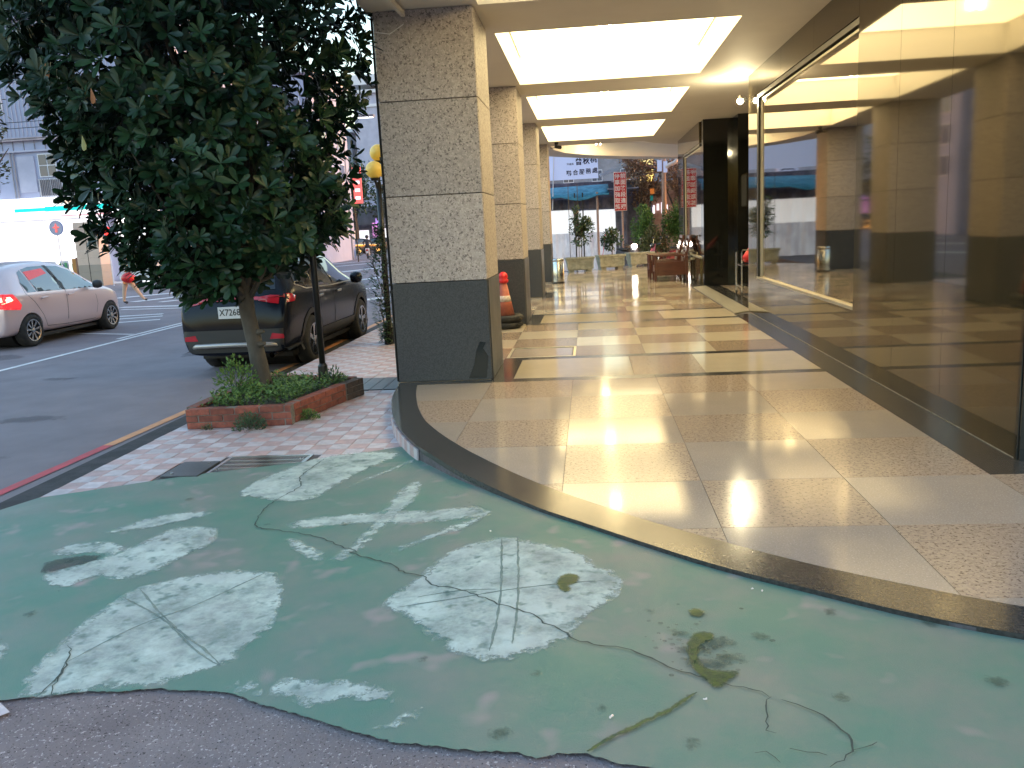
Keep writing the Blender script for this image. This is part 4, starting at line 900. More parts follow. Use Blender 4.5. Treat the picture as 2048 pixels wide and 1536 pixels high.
    MB().tube([(.58, -2.30, .28), (.58, -2.10, .30)], .042, 12, cap=False).build('exhaust_pipe', 'steel', t, smooth=True)
    pl = MB().box(-.19, .19, -2.345, -2.33, .80, .96).build('number_plate', 'plate', t)
    text_mesh('plate_text', 'X7268', .125, 'ink_black', pl, (0, -2.347, .88), (math.radians(90), 0, 0), .001, bold=.001)
    for y in (-1.31, 1.35):
        for sx in (-1, 1): wheel(t, sx * .80, y, .355, .225, sx, 5)
        MB().lathe([(.345, -.64), (.345, .64)], (0, y, .35), 24, 'x').build('wheel_housing', 'ink_black', t)
    MB().box(-.75, .75, -1.9, 1.9, .2, .27).build('underbody', 'ink_black', t)
    return t
suv()
def simple_car(loc, rz, paint, label, lights=False, name='distant_car'):
    t = thing(name, label, 'car', loc, 'cars far down the road', rz)
    st = [(-2.2, .35, .85, .70, .70, .74, .64), (-2.1, .28, .9, .98, .78, .82, .66), (-1.7, .26, .92, 1.1, .8, .84, .62), (-1.3, .25, .92, 1.40, .82, .85, .58), (-.5, .25, .9, 1.46, .82, .85, .6), (.3, .25, .9, 1.42, .82, .85, .6), (1.0, .25, .88, 1.02, .82, .85, .64), (1.7, .27, .8, .88, .8, .82, .66), (2.15, .34, .62, .62, .68, .68, .55)]
    body, tr = car_body(st, paint, (-1.3, 1.35), .34, t)
    for s in ('r', 'l'):
        patch('side_window', [(-1.35, .98), (-1.15, 1.32), (.2, 1.34), (.85, 1.0)], s, 'glass_dark', t, tr, grid=.15)
        patch('tail_lamp', [(-2.22, .74), (-2.22, .88), (-1.95, .9), (-1.95, .78)], s, 'lamp_red', t, tr, grid=.1)
    patch('rear_window', [(-.58, 1.05), (-.5, 1.34), (.5, 1.34), (.58, 1.05)], 'b', 'glass_dark', t, tr, grid=.15); patch('windscreen', [(-.6, 1.0), (-.5, 1.34), (.5, 1.34), (.6, 1.0)], 'f', 'glass_dark', t, tr, grid=.15)
    for sx in (-1, 1):
        patch('tail_lamp', [(sx * .45, .72), (sx * .45, .88), (sx * .75, .88), (sx * .75, .72)], 'b', 'lamp_red', t, tr, grid=.15)
        patch('headlight', [(sx * .42, .55), (sx * .42, .68), (sx * .64, .70), (sx * .64, .58)], 'f', 'lamp_white' if lights else 'plate', t, tr, grid=.15)
    MB().box(-.2, .2, -2.22, -2.2, .50, .64).build('number_plate', 'plate', t)
    for y in (-1.3, 1.35):
        for sx in (-1, 1): wheel(t, sx * .76, y, .31, .2, sx, 5)
    return t
simple_car((-21.4, 79.5, Z0), -.45, 'car_black', 'dark car parked far down the road beyond the scooter rider')
simple_car((-20.2, 83, Z0), -.35, 'trim', 'second grey car far down the road, just right of the scooter rider', True)
# white light truck facing the camera behind the pedestrian
t = thing('white_truck', 'white light truck stopped behind the pedestrian at the shop corner', 'truck', (-18.6, 35.4, Z0), rz=math.radians(168))
MB().prism([(-.85, -1.2), (.85, -1.2), (.85, 1.05), (.7, 1.2), (-.7, 1.2), (-.85, 1.05)], .45, 1.15).build('cab', 'car_white', t, bevel=.05)
b = MB(); n = len(b.v); b.v += [(-.85, -1.1, 1.15), (.85, -1.1, 1.15), (.82, 1.1, 1.15), (-.82, 1.1, 1.15), (-.75, -1.05, 1.95), (.75, -1.05, 1.95), (.70, .35, 1.95), (-.70, .35, 1.95)]
for q in ((4, 5, 6, 7), (0, 1, 5, 4), (1, 2, 6, 5), (2, 3, 7, 6), (3, 0, 4, 7)): b.face(q)
b.build('cab_roof', 'car_white', t)
MB().bar((0, 1.06, 1.24), (0, .44, 1.88), 1.45, .02).build('windscreen', 'glass_dark', t)
for sx in (-1, 1):
    MB().box(sx * .62 - .13, sx * .62 + .13, 1.19, 1.23, .78, .94).build('headlight', 'plate', t, bevel=.02); MB().box(sx * 1.0 - .05, sx * 1.0 + .05, .8, .9, 1.2, 1.5).build('door_mirror', 'trim', t)
    for y in (.55, -2.6): wheel(t, sx * .70, y, .32, .2, sx, 5, 'trim_silver')
box_part('bumper', 'car_white', t, -.85, .85, 1.2, 1.3, .38, .66, .03); box_part('grille', 'trim', t, -.40, .40, 1.19, 1.235, .80, .92)
box_part('grille', 'trim', t, -.5, -.15, 1.295, 1.31, .48, .58); box_part('grille', 'trim', t, .15, .5, 1.295, 1.31, .48, .58)
box_part('number_plate', 'plate', t, -.17, .17, 1.30, 1.315, .46, .58); box_part('cargo_box', 'car_white', t, -.85, .85, -3.6, -1.25, .6, 2.3, .02)

def scooter(loc, rz, paint, label, lit=False, group='scooters by the market'):
    t = thing('scooter', label, 'scooter', loc, group, rz)
    b = MB()    # body shell: side profile extruded, rounded by a bevel
    prof = [(-.85, .62), (-.80, .78), (-.55, .80), (-.1, .72), (.05, .45), (.1, .30), (.45, .28), (.50, .26), (.45, .20), (-.3, .20), (-.55, .40)]
    n = len(b.v); k = len(prof)
    for x in (-.14, .14): b.v += [(x, y, z) for y, z in prof]
    b.face(tuple(n + i for i in range(k))); b.face(tuple(n + k + k - 1 - i for i in range(k)))
    for i in range(k): j = (i + 1) % k; b.face((n + i, n + k + i, n + k + j, n + j))
    b.build('scooter_body', paint, t, bevel=.05)
    s = MB(); n = len(s.v); s.v += [(-.18, .48, .30), (.18, .48, .30), (.20, .62, .60), (-.20, .62, .60), (.12, .52, 1.0), (-.12, .52, 1.0), (0, .70, .45), (0, .72, .72)]
    for q in ((0, 1, 2, 3), (3, 2, 4, 5), (0, 3, 6), (1, 6, 2), (3, 7, 6), (2, 6, 7), (3, 5, 7), (2, 7, 4), (5, 4, 7), (0, 6, 1)): s.face(q)
    s.build('front_shield', paint, t, bevel=.02)
    MB().box(-.13, .13, -.82, -.10, .79, .86).build('seat', 'rubber', t, bevel=.035)
    MB().tube([(-.34, .42, 1.0), (-.15, .50, .98), (.15, .50, .98), (.34, .42, 1.0)], .018, 8).build('handlebar', 'black_paint', t)
    MB().sphere((0, .60, .93), .09, 12, 8).build('headlight', 'headlight' if lit else 'glass_dark', t, smooth=True)
    for sx in (-1, 1):
        MB().tube([(sx * .28, .45, 1.0), (sx * .32, .42, 1.16)], .006, 5).build('mirror_stem', 'steel', t); MB().sphere((sx * .33, .42, 1.19), .055, 10, 6, .7).build('mirror', 'black_paint', t, smooth=True)
        MB().tube([(sx * .06, .62, .60), (sx * .06, .74, .25)], .02, 6).build('fork', 'steel', t)
    MB().box(-.08, .08, -.90, -.86, .60, .70).build('tail_lamp', 'lamp_red', t); MB().box(-.09, .09, -.93, -.92, .42, .56).build('number_plate', 'plate', t)
    for y in (-.62, .74): w_ = wheel(t, 0, y, .25, .09, 1, 5, 'steel')
    return t

# ---------------- people ----------------
def skin_mesh(name, joints, edges, m, parent, regions=None):
    """one continuous body grown along a skeleton; regions = [(function(point), material index)]"""
    names = list(joints); me = bpy.data.meshes.new(name); me.from_pydata([joints[k][:3] for k in names], [(names.index(a), names.index(b)) for a, b in edges], [])
    o = bpy.data.objects.new(name, me); COL.objects.link(o)
    s = o.modifiers.new('skin', 'SKIN'); s.use_smooth_shade = True
    for i, k in enumerate(names):
        r = joints[k][3]; me.skin_vertices[0].data[i].radius = (r, joints[k][4] if len(joints[k]) > 4 else r)
    me.skin_vertices[0].data[0].use_root = True
    sb = o.modifiers.new('sub', 'SUBSURF'); sb.levels = 2
    bpy.context.view_layer.update()
    nm = bpy.data.meshes.new_from_object(o.evaluated_get(bpy.context.evaluated_depsgraph_get())); nm.name = name; bpy.data.objects.remove(o)
    nm.materials.clear()
    for q in m: nm.materials.append(M[q])
    for p in nm.polygons:
        p.use_smooth = True; c = p.center
        for fn, idx in regions or []:
            if fn(c): p.material_index = idx; break
    return link(name, nm, parent)
def hands(J, side, at_, dirv):
    out = {}; x, y, z = at_; d = Vector(dirv).normalized(); s = d.cross(Vector((0, 1, 0))).normalized()
    return out
EDG = [('hip', 'belly'), ('belly', 'chest'), ('chest', 'neck'), ('neck', 'head'), ('head', 'crown'), ('chest', 'sl'), ('sl', 'el'), ('el', 'wl'), ('wl', 'hl'), ('chest', 'sr'), ('sr', 'er'), ('er', 'wr'), ('wr', 'hr'),
       ('hip', 'kl0'), ('kl0', 'kl'), ('kl', 'al'), ('al', 'tl'), ('hip', 'kr0'), ('kr0', 'kr'), ('kr', 'ar'), ('ar', 'tr')]
# pedestrian striding to the left edge of the crossing, seen under the leaves
t = thing('person', 'person in beige trousers striding over the crossing, holding a bright red bag', 'person', (-14.55, 25.7, Z0), rz=math.radians(20))
J = {'hip': (0, 0, .92, .13, .11), 'belly': (0, .0, 1.08, .125, .10), 'chest': (.02, 0, 1.30, .15, .11), 'neck': (.04, 0, 1.45, .05), 'head': (.06, 0, 1.55, .085), 'crown': (.06, 0, 1.66, .075),
     'sl': (.02, .19, 1.38, .055), 'el': (-.08, .25, 1.12, .042), 'wl': (.02, .27, .90, .032), 'hl': (.05, .27, .82, .035, .02), 'sr': (.02, -.19, 1.38, .055), 'er': (.08, -.25, 1.12, .042), 'wr': (.22, -.24, .94, .032), 'hr': (.28, -.23, .88, .035, .02),
     'kl0': (-.02, .10, .80, .095), 'kl': (-.10, .10, .48, .07), 'al': (-.16, .10, .10, .045), 'tl': (-.04, .10, .04, .042, .03), 'kr0': (.06, -.10, .80, .095), 'kr': (.26, -.10, .50, .07), 'ar': (.46, -.10, .16, .045), 'tr': (.57, -.10, .12, .042, .03)}
skin_mesh('body', J, EDG, ['cloth_white', 'cloth_beige', 'skin', 'cloth_dark'], t, [(lambda c: c.z < .10 or (c.z < .16 and c.x > .5), 3), (lambda c: c.z < .94 and abs(c.y) < .19, 1), (lambda c: c.z > 1.46, 2), (lambda c: abs(c.y) > .2 and c.z < 1.08, 2)])
MB().sphere((.05, 0, 1.63), .105, 14, 8, .9).build('hair', 'hair', t, smooth=True)
for fx in range(4): MB().tube([(.29 + fx * .004, -.25 + fx * .018, .87), (.31, -.25 + fx * .018, .82), (.29, -.25 + fx * .018, .79)], .008, 6).build('finger', 'skin', t)
bg = thing('red_bag', 'bright red plastic bag swinging from the pedestrian', 'bag', (-14.35, 25.5, .42))
MB().sphere((0, 0, .10), .22, 14, 8, .75).build('bag_body', 'red_plastic', bg, smooth=True); MB().tube([(-.1, 0, .2), (0, 0, .36), (.1, 0, .2)], .012, 6).build('handle', 'red_plastic', bg)
# scooter rider riding away
scooter((-16.6, 63.4, Z0), math.radians(12), 'car_white', 'white scooter ridden away down the road by a person in a dark jacket', group='scooters on the road')
t = thing('person', 'person in a dark jacket and helmet riding the white scooter down the road', 'person', (-16.52, 63.1, Z0), rz=math.radians(12))
J = {'hip': (0, 0, .90, .15, .13), 'belly': (0, .03, 1.06, .14, .11), 'chest': (0, .10, 1.30, .17, .12), 'neck': (0, .14, 1.45, .05), 'head': (0, .16, 1.56, .09), 'crown': (0, .16, 1.66, .08),
     'sl': (-.20, .12, 1.36, .06), 'el': (-.30, .30, 1.15, .045), 'wl': (-.30, .60, 1.05, .035), 'hl': (-.28, .68, 1.04, .035), 'sr': (.20, .12, 1.36, .06), 'er': (.30, .30, 1.15, .045), 'wr': (.30, .60, 1.05, .035), 'hr': (.28, .68, 1.04, .035),
     'kl0': (-.12, .06, .88, .10), 'kl': (-.20, .48, .80, .075), 'al': (-.18, .55, .38, .05), 'tl': (-.18, .68, .32, .045), 'kr0': (.12, .06, .88, .10), 'kr': (.20, .48, .80, .075), 'ar': (.18, .55, .38, .05), 'tr': (.18, .68, .32, .045)}
skin_mesh('body', J, EDG, ['cloth_dark', 'cloth_dark', 'skin', 'cloth_white'], t, [(lambda c: c.z > 1.47, 2)])
MB().sphere((0, .15, 1.62), .145, 14, 9, .95).build('helmet', 'cloth_dark', t, smooth=True)

# ---------------- planter, tree, lamp posts ----------------
pl = thing('brick_planter', 'low red brick planter round the tree, filled with green weeds', 'planter', (-3.05, 7.8, ZS))
PZ = ZS; ox, oy = -3.05, 7.8
def brick_wall(a, b, courses, m='brick', start=0, hh=.060):
    a = Vector((a[0] - ox, a[1] - oy, 0)); b = Vector((b[0] - ox, b[1] - oy, 0)); L = (b - a).length; d = (b - a) / L; ang = math.atan2(d.y, d.x)
    for c in range(courses):
        s = -(.11 if (c + start) % 2 else 0); 
        while s < L - .02:
            s0 = max(0, s); s1 = min(L, s + .218)
            if s1 - s0 > .03:
                ln = s1 - s0 - .008
                o = MB().box(-ln / 2, ln / 2, -.05, .05, -hh / 2 + .003, hh / 2 - .003).build('brick', m if R() > .12 else 'brick_dark' if m == 'brick_dark' else m, pl, bevel=.004)
                p = a + d * (s0 + s1) / 2; o.location = (p.x + U(-.002, .002), p.y + U(-.002, .002), hh / 2 + c * hh + (U(0, .002))); o.rotation_euler = (U(-.01, .01), U(-.01, .01), ang + U(-.01, .01))
            s += .22
    MB().bar(a + Vector((0, 0, hh * courses / 2)), b + Vector((0, 0, hh * courses / 2)), .085, hh * courses - .006).build('mortar', 'mortar', pl)
brick_wall((-3.60, 7.08), (-2.66, 7.14), 3); brick_wall((-2.705, 7.19), (-2.50, 8.10), 3, start=1); brick_wall((-2.49, 8.12), (-2.40, 8.42), 3, 'brick_dark')
brick_wall((-2.46, 8.46), (-3.50, 8.80), 3); brick_wall((-3.60, 7.16), (-3.55, 8.76), 3, start=1)
MB().prism([(-3.56 - ox, 7.14 - oy), (-2.74 - ox, 7.18 - oy), (-2.54 - ox, 8.1 - oy), (-2.5 - ox, 8.4 - oy), (-3.48 - ox, 8.72 - oy)], 0, .145).build('soil', 'soil', pl)
hb = []
PP = [(-3.53, 7.17), (-2.76, 7.2), (-2.56, 8.1), (-2.5, 8.4), (-3.48, 8.7)]
for _ in range(420):
    while True:
        x, y = U(-3.6, -2.45), U(7.1, 8.75)
        if inside((x, y), PP): break
    h = U(.04, .125) * (1.25 if y < 7.8 else .9); lean = Vector((U(-.4, .4), U(-.4, .4), 1)).normalized()
    for k in range(11):
        z = h * k / 11; a = U(0, 6.28); hb.append(((x + lean.x * z, y + lean.y * z, .03 + lean.z * z), (math.cos(a), math.sin(a), U(.1, .9)), (0, 0, 1), U(.025, .05), R()))
o = link('weeds', leaf_mesh('weeds', hb, 'leaf_herb')); tag(o, 'thick green weeds covering the soil of the brick planter', 'weeds', kind='stuff')
def small_bush(x, y, z, r, n, label, s=.02, m='leaf_herb', h=1.0):
    t = thing('small_plant', label, 'plant', (x, y, z)); st = []
    for _ in range(n):
        d = rv(); d.z = abs(d.z); q = R() ** .4; st.append(((d.x * r * q, d.y * r * q * .8, d.z * r * h * q), (d.x, d.y, d.z + .4), rv(), s * U(.7, 1.3), R()))
    link('leaves', leaf_mesh('leaves', st, m), t); b = MB()
    for _ in range(7): b.tube([(0, 0, 0), (U(-.6, .6) * r, U(-.5, .5) * r, r * h * .6)], .003, 4)
    b.build('stem', 'bark', t)
small_bush(-3.0, 6.98, ZS, .15, 700, 'round green weed clump growing at the foot of the brick planter front', .022, 'leaf_dark')
small_bush(-2.58, 7.30, ZS, .10, 420, 'smaller green weed clump at the corner of the brick planter', .02)
small_bush(-3.40, 7.0, ZS, .05, 100, 'tiny brownish weed at the left foot of the planter bricks', .018, 'leaf_olive')
small_bush(-3.50, 7.95, .05, .22, 500, 'feathery green plant behind the trunk overhanging the road side', .04, 'leaf_herb', 1.5)
small_bush(-2.62, 8.25, .05, .12, 90, 'sparse small leafed sprig by the black post in the planter', .04, 'leaf_dark', 1.2)

def crown_r(z):
    """centre x, radius of the big tree's crown at height z"""
    T = [(.85, -3.3, .35), (1.1, -3.38, .75), (1.5, -3.44, 1.10), (2.0, -3.54, 1.26), (2.5, -3.68, 1.38), (3.0, -3.82, 1.60), (3.5, -3.88, 1.70), (4.2, -3.8, 1.6), (4.8, -3.6, 1.2), (5.2, -3.5, .4)]
    v = interp(T, z); return v
tt = thing('street_tree', 'big dark glossy-leaved tree growing out of the brick planter', 'tree', (-3.32, 8.15, ZS))
TX, TY, TZ = -3.32, 8.15, ZS
tk = MB(); tk.tube([(0, 0, .1), (0, 0, .25), (-.03, 0, .55), (-.07, -.02, .9), (-.08, -.02, 1.3), (-.05, 0, 1.9)], [.125, .09, .078, .074, .08, .05], 14, cap=False)
tk.build('trunk', 'bark', tt, smooth=True)
stumps = [(.075, -.03, .72), (.08, -.04, .60)]
for p in stumps: MB().tube([(p[0] - .06, p[1], p[2]), (p[0] + .01, p[1] - .01, p[2] + .01)], [.035, .018], 7).build('cut_stub', 'bark', tt)
leaves = []
for i in range(46):
    z = U(1.1, 4.8); cx, r = crown_r(z); a = U(0, 6.28); q = U(.5, .95)
    end = Vector((cx - TX + math.cos(a) * r * q, math.sin(a) * r * .85 * q, z - TZ)); st = Vector((-.07, 0, U(1.0, 1.3) if z < 2 else U(1.2, 1.9))); mid = st.lerp(end, .5) + Vector((U(-.15, .15), U(-.15, .15), U(-.1, .25)))
    MB().tube([st, mid, end], [.035, .018, .006], 6).build('branch', 'bark', tt)
for _ in range(4900):
    z = .85 + 4.3 * R() ** .85; cx, r = crown_r(z); a = U(0, 6.28)
    if z < 1.02 + .42 * (math.cos(a) * r * .9 + cx + 3.45): continue
    q = min(1.06, (1 - abs(random.gauss(0, .2)))) if R() < .82 else R()
    q *= 1 + .11 * math.sin(a * 3 + z * 2.3) + .09 * math.sin(a * 7 + z * 5) + .06 * math.sin(a * 13 - z * 9)
    c = Vector((cx - TX + math.cos(a) * r * q, math.sin(a) * r * .88 * q, z - TZ))
    ax = Vector((math.cos(a), math.sin(a), .45)).normalized() + rv() * .45; ax.normalize()
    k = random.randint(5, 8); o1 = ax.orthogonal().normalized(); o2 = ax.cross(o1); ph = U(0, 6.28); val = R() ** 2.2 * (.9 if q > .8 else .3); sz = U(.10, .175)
    for j in range(k):
        b = ph + j * 2.4; d = (o1 * math.cos(b) + o2 * math.sin(b)) * U(.6, 1.0) + ax * U(.35, .9) + Vector((0, 0, -.12))
        leaves.append((c - ax * U(0, .03), d, ax, sz * U(.75, 1.15), val))
def cam_score(l): p = Vector(l[0]) + Vector((TX, TY, TZ - 1.5)); return l[3] / p.length + (0 if p.z < 2.6 else -1)
leaves.sort(key=cam_score, reverse=True)
var = [leaf_mesh('leaf', [((0, 0, 0), (0, 1, 0), (0, 0, 1), 1, v)], 'leaf', 'obovate') for v in (0, .1, .3, .7)]
for l in leaves[:300]:
    o = link('leaf', var[min(3, int(l[4] * 4))], tt); d = Vector(l[1]).normalized(); x = d.cross(l[2]).normalized(); z = x.cross(d)
    m3 = Matrix((x, d, z)).transposed(); o.rotation_euler = m3.to_euler(); o.location = l[0]; o.scale = (l[3],) * 3
o = link('foliage', leaf_mesh('foliage', leaves[300:], 'leaf', 'obovate'), tt); o['kind'] = 'stuff'
for i, (x, z) in enumerate([(-4.35, 3.0), (-4.05, 2.4), (-3.9, 2.75)]):
    yy = -math.sqrt(max(.2, 1 - ((x + 3.5) / 1.7) ** 2)) * 1.45
    link('withered_leaf', leaf_mesh('withered_leaf', [((x - TX, yy, z - TZ), (.1, -.1, -1), (0, 1, 0), .13, 0)], 'leaf_old' if i % 2 == 0 else 'leaf_yellow', 'obovate'), tt)

post = thing('lamp_post', 'plain black metal post at the right end of the brick planter', 'post', (-2.80, 8.50, ZS))
MB().tube([(0, 0, .02), (0, 0, 2.9)], .032, 14).build('pole', 'black_paint', post, smooth=True); MB().lathe([(.055, .02), (.05, .30), (.035, .33)], seg=14).build('pole_base', 'black_paint', post)
gp_ = thing('globe_lamp', 'black lamp post with three yellow globes beside the nearest column', 'street lamp', (-3.0, 12.35, ZS))
MB().tube([(0, 0, 0), (0, 0, 2.35)], .042, 14).build('pole', 'black_paint', gp_, smooth=True)
MB().lathe([(.09, 0), (.08, .25), (.05, .32)], seg=14).build('pole_base', 'black_paint', gp_)
for dx, dy, z in ((-.03, -.06, 2.52), (.13, .10, 2.50), (.0, .14, 2.77)):
    MB().tube([(0, 0, 2.2), (dx, dy, z - .14)], .02, 8).build('lamp_arm', 'black_paint', gp_)
    MB().lathe([(.05, -.15), (.07, -.12), (.05, -.10)], (dx, dy, z), 12).build('lamp_collar', 'black_paint', gp_)
    MB().sphere((dx, dy, z), .125, 24, 16).build('globe', 'globe', gp_, smooth=True)
# climbing plant on the globe lamp's pole
vt = thing('climbing_plant', 'small leafed vine climbing the globe lamp post', 'plant', (-3.0, 12.25, ZS)); vl = []
for _ in range(1500):
    z = U(.02, 1.75); rr = .06 + .20 * math.exp(-((z - .95) / .35) ** 2) + .06 * math.exp(-((z - .4) / .1) ** 2)
    d = rv(); vl.append(((d.x * rr - .04, d.y * rr, z), (d.x, d.y, U(-.3, .6)), (0, 0, 1), U(.05, .085), R()))
link('leaves', leaf_mesh('leaves', vl, 'leaf_dark'), vt); b = MB()
for k in range(5): b.tube([(U(-.05, .05), 0, 0), (U(-.12, .08), U(-.05, .05), .6), (U(-.2, .1), 0, 1.2), (U(-.05, .05), 0, 1.7)], .005, 5)
b.build('stem', 'bark', vt)

# ---------------- things in the arcade ----------------
cn = thing('traffic_cone', 'faded orange traffic cone with a red cap standing in two old tyres', 'traffic cone', (-1.30, 12.72, 0))
MB().lathe([(.155, .16), (.05, .68)], seg=24).build('cone_body', 'cone', cn, smooth=True)
MB().lathe([(.1075, .402), (.09, .49)], seg=24).build('reflective_band', 'cone_band', cn, smooth=True)
MB().lathe([(.045, .67), (.075, .69), (.08, .72), (.06, .74), (.075, .77), (.06, .81), (.03, .84), (0.001, .845)], seg=16).build('cone_cap', 'red_plastic', cn, smooth=True)
for i, z in enumerate((.003, .105)):
    tt_ = thing('old_tyre', ('lower' if i == 0 else 'upper') + ' of the two small black tyres round the foot of the traffic cone', 'tyre', (-1.30 + .015 * i, 12.72, z))
    MB().lathe([(.14, .01), (.22, 0), (.25, .02), (.262, .05), (.25, .08), (.22, .10), (.14, .09), (.13, .05), (.14, .01)], seg=32).build('tyre_ring', 'rubber', tt_, smooth=True)
    for k in range(24): a = k * .2618; MB().bar((math.cos(a) * .263, math.sin(a) * .263, .03), (math.cos(a + .08) * .263, math.sin(a + .08) * .263, .075), .012, .008).build('tread_block', 'rubber', tt_)
bi = thing('steel_bin', 'cylindrical stainless steel bin at the foot of the farthest column', 'bin', (-.82, 22.15, 0))
MB().lathe([(.145, 0), (.15, .02), (.15, .62), (.14, .63)], seg=28).build('bin_body', 'steel', bi, smooth=True); MB().lathe([(.152, .56), (.156, .57), (.156, .60), (.152, .61)], seg=28).build('bin_rim', 'steel', bi); MB().lathe([(.153, 0), (.153, .04)], seg=28).build('bin_foot', 'black_paint', bi)
def armchair(x, y, label):
    t = thing('wooden_armchair', label, 'armchair', (x, y, 0), 'wooden armchairs under the far window')   # faces -x
    for s in (-1, 1):
        yy = s * .30
        box_part('side_panel', 'chair_wood', t, -.36, .34, yy - .02, yy + .02, .14, .47, .006)
        box_part('arm_rest', 'chair_wood', t, -.44, .32, yy - .04, yy + .04, .60, .635, .01)
        box_part('leg', 'chair_wood', t, -.42, -.36, yy - .03, yy + .03, 0, .60, .006); box_part('leg', 'chair_wood', t, .34, .40, yy - .03, yy + .03, 0, .60, .006)
        MB().bar((.30, yy, .40), (.46, yy, 1.02), .05, .045).build('back_post', 'chair_wood', t)
    for k in range(5): box_part('seat_slat', 'chair_wood', t, -.38 + k * .14, -.26 + k * .14, -.28, .28, .38, .41, .005)
    for k in range(4): MB().bar((.30 + .035 * k, -.28, .50 + .135 * k), (.30 + .035 * k, .28, .50 + .135 * k), .02, .11).build('back_slat', 'chair_wood', t)
    MB().bar((.455, -.33, 1.04), (.455, .33, 1.04), .05, .07).build('top_rail', 'chair_wood', t); box_part('front_rail', 'chair_wood', t, -.40, -.37, -.27, .27, .22, .38, .005)
    return t
armchair(1.98, 21.45, 'nearer of two dark red wooden armchairs by the far shop window'); armchair(1.92, 22.45, 'farther of two dark red wooden armchairs by the far shop window')
ct = thing('trolley', 'chrome trolley standing in the shop doorway by the black pillar', 'trolley', (3.02, 16.6, 0))
for x in (-.2, .2):
    for y in (-.3, .3): MB().tube([(x, y, .06), (x, y, .80)], .014, 8).build('upright', 'steel', ct); MB().lathe([(.035, -.012), (.035, .012)], (x, y, .035), 12, 'x').build('castor', 'rubber', ct)
for z in (.16, .56): MB().box(-.21, .21, -.31, .31, z, z + .025).build('shelf', 'steel', ct)
MB().tube([(-.2, -.3, .8), (-.2, -.36, .86), (.2, -.36, .86), (.2, -.3, .8)], .012, 8).build('handle', 'steel', ct)
rb = thing('red_bundle', 'red and black bundle lying on the chrome trolley', 'bundle', (3.02, 16.6, .59))
MB().tube([(-.1, -.1, .08), (0, 0, .22), (.12, .15, .42)], [.08, .07, .02], 9).build('bundle_body', 'red_plastic', rb, smooth=True); MB().tube([(-.1, .1, .07), (.1, .0, .08)], .075, 9).build('black_roll', 'rubber', rb, smooth=True)
nt_ = thing('notice_board', 'pale notice board on the wall inside the doorway', 'notice', (3.4, 17.6, 1.4)); box_part('board', 'bldg_white', nt_, 0, .02, -.3, .3, .3, .95); box_part('board_frame', 'shack_wood', nt_, .02, .04, -.33, .33, .27, .98)

# ---------------- troughs and shrubs at the far end ----------------
def trough(x, y, ang, label):
    t = thing('stone_trough', label, 'planter', (x, y, 0), 'stone troughs at the far end of the arcade', ang)
    L, W2 = .43, .19; b = MB(); n = 0
    for z, k in ((.06, .86), (.40, 1.0)): b.v += [(-L * k, -W2 * k, z), (L * k, -W2 * k, z), (L * k, W2 * k, z), (-L * k, W2 * k, z)]
    for q in ((0, 3, 2, 1), (4, 5, 6, 7), (0, 1, 5, 4), (1, 2, 6, 5), (2, 3, 7, 6), (3, 0, 4, 7)): b.face(q)
    b.build('trough_body', 'trough', t)
    r = MB(); r.box(-L - .03, L + .03, -W2 - .03, -W2 + .04, .40, .46).box(-L - .03, L + .03, W2 - .04, W2 + .03, .40, .46).box(-L - .03, -L + .04, -W2 + .04, W2 - .04, .40, .46).box(L - .04, L + .03, -W2 + .04, W2 - .04, .40, .46); r.build('trough_rim', 'trough', t, bevel=.008)
    f = MB(); f.box(-L * .9, L * .9, -W2 - .012, -W2 * .86, .34, .38).box(-L * .85, L * .85, -W2 - .005, -W2 * .8, .09, .13).box(-L * .95, -L * .84, -W2 - .012, -W2 * .8, .09, .38).box(L * .84, L * .95, -W2 - .012, -W2 * .8, .09, .38); f.build('panel_frame', 'trough', t)
    for s in (-1, 1): box_part('foot', 'trough', t, s * .28 - .08, s * .28 + .08, -W2 * .8, W2 * .8, 0, .06)
    box_part('soil', 'soil', t, -L + .05, L - .05, -W2 + .05, W2 - .05, .41, .43)
    return t
trough(-.32, 26.95, math.radians(8), 'leftmost of three stone troughs, the tall thin shrub grows in it'); trough(.66, 27.85, math.radians(18), 'middle stone trough holding the low round bush'); trough(1.66, 28.85, math.radians(22), 'rightmost stone trough, partly behind the armchairs')
def shrub(x, y, z, h, r, n, label, size=.07, m='leaf_dark', stem=.018, low=.35, group=None, rz_=None):
    t = thing('shrub', label, 'shrub', (x, y, z), group); c = (0, 0, h * (low + (1 - low) / 2)); n = int(n * 1.9); size *= 1.35; rr = (r, r * .9, h * (1 - low) / 2)
    link('leaves', leaf_mesh('leaves', blob_leaves(c, rr, n, size, clump=14), m), t)
    b = MB(); b.tube([(0, 0, 0), (U(-.03, .03), 0, h * .4), (U(-.05, .05), 0, h * .9)], [stem, stem * .7, stem * .3], 6)
    for _ in range(7): a = U(0, 6.28); b.tube([(0, 0, h * U(.25, .6)), (math.cos(a) * r * .7, math.sin(a) * r * .7, h * U(.5, .95))], stem * .35, 4)
    b.build('stem', 'bark', t); return t
shrub(-.25, 26.95, .42, 1.30, .40, 520, 'tall thin green shrub in the left stone trough', .075, low=.30)
shrub(-.40, 26.95, .9, 1.15, .16, 90, 'straggling leafy top shoots above the left trough', .08, low=.2)
shrub(.72, 27.85, .42, .88, .33, 620, 'low round green bush in the middle stone trough', .06, low=.2)
